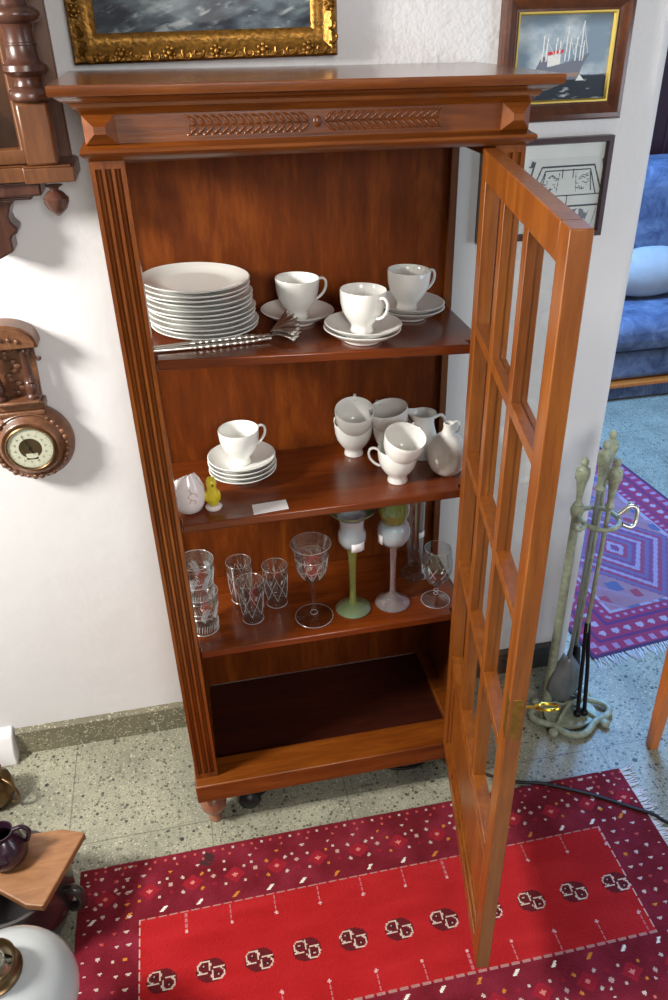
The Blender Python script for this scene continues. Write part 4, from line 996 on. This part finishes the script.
sm = (((X+.06) % .12 < .03) & ((Yg+.05) % .13 < .04) & (ddm > .28)); img[inn & sm] = (196, 66, 92)
img[inn & (ddm > .28) & ((np.floor((X+Yg)/.02) % 5) == 0)] = (196, 150, 176)
pr2 = thing('purple_rug', 'purple and magenta patterned rug with pale fringe in the next room', 'rug', (1.2, .318, 0), math.radians(6))
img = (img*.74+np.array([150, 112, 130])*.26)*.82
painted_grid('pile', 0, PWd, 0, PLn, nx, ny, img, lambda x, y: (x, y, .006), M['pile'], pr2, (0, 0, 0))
bm = B(); box(bm, .001, PWd-.001, .001, PLn-.001, .0005, .0048); wobj('backing', bm, plain('purple_backing', rgb(70, 30, 80), .95), pr2, (0, 0, 0), smooth=0)
bm = B()
for k in range(150):
    f = (k+rs.rand())/150; p = Vector((PWd*f, 0, .004)); l = .045*(.6+.5*rs.rand()); w_ = (rs.rand()-.5)*.8
    tube(bm, [p, p+Vector((w_*l*.4, -l*.5, -.001)), p+Vector((w_*l, -l, -.002))], [.0018, .0018, .0009], 4)
o = wobj('fringe', bm, M['fringe'], pr2, (0, 0, 0)); o['kind'] = 'stuff'

# ------------------------------------------------------------------ blue sofa, cushion, dark cupboard beyond
sofa = thing('blue_sofa', 'blue upholstered sofa standing beyond the purple rug', 'sofa', (2.6, 2.35, 0))
def cush(name, x0, x1, y0, y1, z0, z1, bev, mat=M['blue'], root=sofa):
    bm = B(); box(bm, x0, x1, y0, y1, z0, z1); o = wobj(name, bm, mat, root); md = o.modifiers.new('round', 'BEVEL'); md.width = bev; md.segments = 5; o.modifiers.move(1, 0) if len(o.modifiers) > 1 else None
    for p in o.data.polygons: p.use_smooth = True
    return o
cush('base', 1.75, 3.5, 2.03, 2.85, .10, .24, .03); cush('seat_cushion', 1.77, 3.48, 2.0, 2.7, .245, .42, .07)
cush('backrest', 1.75, 3.5, 2.45, 2.85, .25, 1.03, .10)
cush('armrest', 1.55, 1.745, 2.02, 2.85, .10, .64, .08); cush('armrest', 3.505, 3.7, 2.02, 2.85, .10, .64, .08)
bm = B(); box(bm, 1.55, 3.7, 2.0, 2.85, .075, .098); wobj('rail', bm, M['leg'], sofa, bevel=.006)
bm = B(); n = 120
for k in range(n):
    x = 1.56+(3.68-1.56)*k/n; tube(bm, [(x, 2.03, .075), (x+.004, 2.025, .012)], .009, 5)
o = wobj('skirt', bm, M['blue'], sofa); o['kind'] = 'stuff'
for x in (1.62, 3.62):
    for y in (2.1, 2.78):
        bm = B(); lathe(bm, [(0, 0), (.02, 0), (.028, .075), (0, .075)], (x, y, 0), 14); wobj('leg', bm, M['leg'], sofa)
bm = B(); ball(bm, (0, 0, 0), .2, 1.35, .5, .62, 24)
o = tag(obj('cushion', bm, M['grey_blue'], smooth=80), 'pale grey blue rounded cushion leaning on the blue sofa', 'cushion'); o.location = (2.44, 2.33, .548); o.rotation_euler = (-.1, 0, 0)
t = thing('dark_cupboard', 'dark wooden cupboard behind the blue sofa at the right edge', 'cupboard', (2.75, 3.05, 0))
bm = B(); box(bm, 2.33, 3.3, 2.9, 3.19, 0, 1.9); wobj('carcass', bm, M['dark_frame'], t, bevel=.004)
for a in (2.345, 2.82):
    bm = B(); frame_sweep(bm, a, a+.465, .1, 1.85, [(0, 2.899), (0, 2.878), (.06, 2.878), (.066, 2.884), (.066, 2.899)]); box(bm, a+.06, a+.405, 2.888, 2.8985, .16, 1.79); wobj('cupboard_door', bm, M['dark_frame'], t, bevel=.002)

# ------------------------------------------------------------------ fireside tools
TXc, TYc = 1.035, .118
st = thing('fireside_tool_stand', 'green bronze fireside tool stand with scrolled base and ring, behind the open door', 'stand', (TXc, TYc, 0))
bm = B()
base_pts = []
for k in range(36):
    a = 2*PI*k/36; r = 1+.16*math.cos(4*a+.6); base_pts.append((TXc-.005+.098*r*math.cos(a), TYc+.01+.072*r*math.sin(a), .016))
tube(bm, base_pts, .0095, 8, closed=True)
for k in range(4):
    a = PI/4+k*PI/2; p = Vector((TXc-.005+.108*math.cos(a), TYc+.01+.08*math.sin(a), .012)); ball(bm, p, .014, 1, 1, .85, 10)
    tube(bm, spline([(TXc, TYc+.03, .03), (TXc+.05*math.cos(a), TYc+.02+.03*math.sin(a), .022), tuple(p)], 5), .006, 6)
prism(bm, [(TXc-.005+.075*math.cos(2*PI*k/28), TYc+.01+.052*math.sin(2*PI*k/28)) for k in range(28)], .006, .014)
wobj('base', bm, M['verdigris'], st, smooth=60)
HT = .79
PXp, PYp = .975, .168
bm = B(); tube(bm, [(PXp, PYp, .012), (PXp, PYp, .3), (PXp, PYp, .66)], [.0125, .0115, .0105], 12); tube(bm, [(PXp, PYp, .655), (PXp, PYp, .67), (PXp, PYp, .685)], [.014, .017, .013], 12)
wobj('pole', bm, M['verdigris'], st, smooth=60)
def handle(bm, x, y, z, H=.12):
    lathe(bm, [(0, z-H), (.006, z-H), (.0115, z-H+.012), (.007, z-H+.02), (.009, z-H+.05), (.0125, z-H+.075), (.017, z-H+.092), (.0165, z-H+.104), (.010, z-H+.113), (.006, z-H+.117), (.0095, z-H+.122), (.0095, z-H+.13), (.005, z-H+.137), (0, z-H+.138)], (x, y, 0), 18)
    for k in range(5):
        a = 2*PI*k/5; tube(bm, [(x+.014*math.cos(a+t_*1.2), y+.014*math.sin(a+t_*1.2), z-H+.08+.028*t_) for t_ in (0, .33, .66, 1)], .003, 5)
bm = B(); handle(bm, PXp, PYp, .79, .115); wobj('knob', bm, M['verdigris'], st, smooth=50)
bm = B(); RZ = .665   # ring the tools hang in
RC = Vector((1.012, .128, RZ))
tube(bm, [RC+Vector(((.045)*math.cos(a), .05*math.sin(a), .0)) for a in [2*PI*k/26 for k in range(26)]], .0062, 8, closed=True)
for a in (3.6, .2): 
    d = Vector((math.cos(a), math.sin(a), 0)); tube(bm, [RC+d*.05, RC+d*.075, RC+d*.088+Vector((0, 0, .012))], [.006, .006, .007], 8); ball(bm, RC+d*.09+Vector((0, 0, .014)), .0085, seg=10)
wobj('ring', bm, M['verdigris'], st, smooth=70)
bm = B(); tube(bm, spline([(1.056, .12, .675), (1.08, .118, .695), (1.095, .11, .69), (1.09, .10, .66), (1.075, .095, .652), (1.055, .098, .66)], 5), .0055, 8); wobj('hook', bm, M['silver'], st, smooth=70)['label'] = 'shiny curved hook'
def tool(name, label, x, y, top, shaft_mat, bot, lean=(0, 0)):
    t = thing(name, label, name.split('_')[-1], (x+lean[0], y+lean[1], bot))
    bm = B(); handle(bm, x, y, top); wobj('handle', bm, M['verdigris'], t, smooth=50)
    bm = B(); tube(bm, [(x, y, top-.118), (x+lean[0]*.4, y+lean[1]*.4, (top+bot)*.55), (x+lean[0], y+lean[1], bot+.03)], [.0055, .0055, .0055], 8); wobj('shaft', bm, shaft_mat, t, smooth=60)
    return t
t = tool('fire_shovel', 'fireside shovel with rounded grey blade hanging in the tool stand', 1.014, .152, .842, M['pewter'], .09, (.0, .0))
bm = B(); n, m = 14, 10; g = []
for i in range(m+1):
    f = i/m; row = []
    for j in range(n+1):
        u = j/n*2-1; hw = .052*min(1, (math.sin(min(1, f*1.4+.12)*PI/2)))*(1-.55*max(0, f-.7)/.3)
        row.append(bm.verts.new((1.014+u*hw, .152-.004+.022*u*u-.006*f-.014*math.sin(f*PI), .205-.165*f)))
    g.append(row)
for i in range(m):
    for j in range(n): bm.faces.new((g[i][j], g[i+1][j], g[i+1][j+1], g[i][j+1]))
o = wobj('blade', bm, M['pewter'], t, smooth=60); md = o.modifiers.new('thick', 'SOLIDIFY'); md.thickness = .002
t = tool('fire_brush', 'fireside brush at the back of the tool stand', 1.054, .197, .842, M['verdigris'], .05)
bm = B(); lathe(bm, [(0, .2), (.012, .2), (.016, .18), (.018, .16), (.026, .07), (.028, .045), (0, .045)], (1.054, .197, 0), 18); wobj('bristles', bm, M['black'], t, smooth=50)
t = tool('fire_tongs', 'fireside tongs with two black ends at the front of the tool stand', 1.020, .108, .820, M['verdigris'], .3)
for s in (-1, 1):
    bm = B(); tube(bm, [(1.020+s*.003, .108, .36), (1.036+s*.008, .108, .2), (1.05+s*.010, .108, .035)], [.0055, .0055, .006], 8); ball(bm, (1.05+s*.010, .108, .028), .0115, seg=12); wobj('arm', bm, M['iron'], t, smooth=60)

# ------------------------------------------------------------------ side table whose near leg shows at the right edge
t = thing('side_table', 'honey brown wooden table leg at the right edge, beside the red rug corner', 'table', (1.40, -.2, 0))
for x, y in ((1.196, -.02), (1.58, -.02), (1.196, -.42), (1.58, -.42)):
    bm = B(); w0, w1 = .0125, .02; v = box(bm, x-w0, x+w0, y-w0, y+w0, 0, .52)
    for q_ in v[4:]: q_.co.x = x+(q_.co.x-x)*w1/w0; q_.co.y = y+(q_.co.y-y)*w1/w0
    wobj('leg', bm, M['leg'], t, bevel=.003)
bm = B(); box(bm, 1.17, 1.62, -.465, .025, .52, .55); wobj('tabletop', bm, M['leg'], t, bevel=.006)
bm = B(); box(bm, 1.19, 1.588, -.03, -.01, .44, .52); box(bm, 1.19, 1.588, -.43, -.41, .44, .52); box(bm, 1.186, 1.206, -.41, -.03, .44, .52); box(bm, 1.57, 1.59, -.41, -.03, .44, .52); wobj('apron', bm, M['leg'], t)

# ------------------------------------------------------------------ cable
t = thing('power_cord', 'black cord trailing from under the cabinet across the corner of the red rug', 'cord', (.6, 0, 0))
bm = B(); pts = [(.13, .04, .006), (.25, .11, .006), (.40, .10, .006), (.50, .055, .006), (.56, .05, .006), (.61, .075, .006), (.66, .04, .006), (.72, -.01, .006), (.793, -.053, .006), (.83, -.068, .0095), (.86, -.08, .0118), (.96, -.135, .0118), (1.03, -.185, .0118), (1.08, -.22, .0118), (1.106, -.249, .008), (1.2, -.33, .006), (1.5, -.5, .006)]
tube(bm, spline(pts, 5), .0042, 8); wobj('cable', bm, M['black'], t, smooth=80)
bm = B(); ball(bm, (.118, .03, .03), .03, 1, .9, 1, 18); wobj('plug', bm, M['black'], t, smooth=80)

# ------------------------------------------------------------------ clutter at the lower left
# dark bucket
t = thing('dark_pot', 'dark glazed round pot on the floor under the pale wooden board', 'pot', (-.405, -.165, 0))
bm = B(); lathe(bm, [(0, 0), (.085, 0), (.10, .02), (.122, .08), (.124, .12), (.112, .155), (.113, .165), (.106, .165), (.104, .155), (.115, .12), (.112, .08), (.09, .02), (0, .012)], (-.405, -.165, 0), 44); wobj('body', bm, M['bucket'], t, smooth=50)
bm = B(); tube(bm, spline([(-.295, -.195, .125), (-.272, -.2, .13), (-.262, -.203, .11), (-.266, -.202, .08), (-.288, -.196, .066)], 6), .011, 10); wobj('handle', bm, M['bucket'], t, smooth=80)
# pale board across it
bz = .1665
bpts = [(-.41, -.07), (-.372, -.082), (-.296, -.085), (-.246, -.105), (-.318, -.262), (-.352, -.252), (-.42, -.20)]
bm = B(); prism(bm, bpts, bz, bz+.018); tag(obj('wooden_board', bm, M['board'], smooth=0, bevel=.003), 'pale brown cut wooden board lying across the dark pot, lower left', 'board')
# plum jug on the board
t = thing('plum_jug', 'small dark plum coloured jug on the left end of the wooden board', 'jug', (-.40, -.135, bz+.0185))
bm = B(); lathe(bm, [(0, 0), (.03, 0), (.042, .015), (.045, .035), (.035, .06), (.022, .075), (.026, .09), (.024, .09), (.019, .076), (.031, .06), (.04, .035), (.036, .015), (0, .008)], (-.40, -.135, bz+.0185), 30); wobj('body', bm, M['plum'], t, smooth=50)
bm = B(); tube(bm, spline([(-.378, -.13, bz+.10), (-.36, -.125, bz+.098), (-.348, -.125, bz+.08), (-.356, -.13, bz+.058)], 5), .005, 8); wobj('handle', bm, M['plum'], t, smooth=70)
# log with bark
bm = B(); tube(bm, [(-.60, -.27, .045), (-.48, -.315, .045), (-.36, -.345, .042)], [.042, .042, .038], 18)
for v in bm.verts: v.co += Vector((RNG.rand()-.5, RNG.rand()-.5, RNG.rand()-.5))*.006
tag(obj('fire_log', bm, M['log'], smooth=50), 'rough dark brown log on the floor between the pot and the white lamp shade', 'log')
# oil lamp with opal shade
lx, ly = -.335, -.482
t = thing('oil_lamp', 'brass oil lamp with white opal glass shade at the lower left corner', 'lamp', (lx, ly, 0))
bm = B(); lathe(bm, [(0, 0), (.041, 0), (.042, .01), (.034, .02), (.018, .035), (.016, .08), (.02, .11), (.036, .13), (.041, .16), (.038, .19), (.03, .205), (.028, .23), (0, .23)], (lx, ly, 0), 36); wobj('base', bm, M['old_brass'], t, smooth=50)
bm = B(); lathe(bm, [(.118, .262), (.120, .272), (.117, .292), (.107, .312), (.088, .333), (.062, .349), (.04, .356), (.036, .359), (.034, .357), (.038, .353), (.06, .345), (.086, .329), (.104, .31), (.114, .29), (.1165, .272), (.115, .262), (.118, .262)], (lx, ly, 0), 48); wobj('lamp_shade', bm, M['opal'], t, smooth=60)
bm = B(); lathe(bm, [(.043, .352), (.045, .362), (.040, .366), (.037, .384), (.040, .390), (.038, .392), (.033, .384), (.034, .366), (.034, .352), (.043, .352)], (lx, ly, 0), 36); wobj('collar', bm, M['old_brass'], t, smooth=50)
bm = B(); lathe(bm, [(.024, .23), (.026, .30), (.022, .36), (.0215, .39), (.020, .39), (.0205, .36), (.0245, .30), (.0225, .23), (.024, .23)], (lx, ly, 0), 28); wobj('chimney', bm, M['glass'], t, smooth=60)
# brass vase near the wall
t = thing('brass_pot', 'small tarnished brass pot on the floor near the wall at the left edge', 'pot', (-.515, .185, 0))
bm = B(); lathe(bm, [(0, 0), (.03, 0), (.045, .02), (.05, .05), (.045, .075), (.03, .09), (.028, .105), (.033, .11), (.031, .111), (.026, .105), (.028, .09), (.042, .074), (.046, .05), (.041, .021), (0, .008)], (-.515, .185, 0), 32); wobj('body', bm, M['old_brass'], t, smooth=50)
bm = B(); tube(bm, spline([(-.482, .17, .09), (-.46, .155, .08), (-.448, .145, .055), (-.455, .148, .03), (-.47, .155, .024)], 5), .004, 8); wobj('handle', bm, M['old_brass'], t, smooth=70)

# ------------------------------------------------------------------ light
def area(name, loc, target, size, power, col, shape='DISK', sy=None):
    L = bpy.data.lights.new(name, 'AREA'); L.shape = shape; L.size = size; L.energy = power; L.color = col
    if sy: L.size_y = sy
    o = bpy.data.objects.new(name, L); COL.objects.link(o); o.location = loc
    o.rotation_euler = (Vector(target)-Vector(loc)).to_track_quat('-Z', 'Y').to_euler(); return o
area('ceiling_lamp', (-1.5, -.45, 2.0), (.2, .1, .7), .42, 66, (1, .95, .88))
area('front_fill', (.4, -2.6, 2.05), (.35, .1, 1.0), .8, 27, (1, .97, .93))  # added fill from the viewer's side to brighten the china, no known source
area('side_fill', (2.7, -1.4, 1.2), (.9, .3, 1.0), 1.0, 18, (.78, .88, 1.0), 'RECTANGLE', 1.2)  # added cool fill to lift the right-hand wall, no window known there
area('next_room_window', (1.65, 1.6, 2.5), (1.8, 1.5, 0), .8, 125, (.22, .48, 1.0), 'RECTANGLE', .8)
w = bpy.data.worlds.new('room_light'); SC.world = w; w.use_nodes = True
bg = w.node_tree.nodes['Background']; bg.inputs[0].default_value = (.92, .95, 1, 1); bg.inputs[1].default_value = .10

# ------------------------------------------------------------------ camera
cam = bpy.data.cameras.new('camera'); co = bpy.data.objects.new('camera', cam); COL.objects.link(co); SC.camera = co
yaw, pitch, roll, F = .18399, .55212, -.029471, 789.52
fw = Vector((math.sin(yaw)*math.cos(pitch), math.cos(yaw)*math.cos(pitch), -math.sin(pitch))); rt = Vector((math.cos(yaw), -math.sin(yaw), 0)); up = rt.cross(fw)
r2 = math.cos(roll)*rt+math.sin(roll)*up; u2 = -math.sin(roll)*rt+math.cos(roll)*up
co.matrix_world = Matrix(((r2.x, u2.x, -fw.x, .1104), (r2.y, u2.y, -fw.y, -1.2913), (r2.z, u2.z, -fw.z, 1.6994), (0, 0, 0, 1)))
cam.sensor_fit = 'VERTICAL'; cam.sensor_height = 24; cam.lens = 24*F/1000; cam.clip_start = .05
SC.view_settings.view_transform = 'Standard'; SC.view_settings.look = 'None'; SC.view_settings.gamma = 1; SC.view_settings.use_curve_mapping = False
SC.view_settings.exposure = 0.18
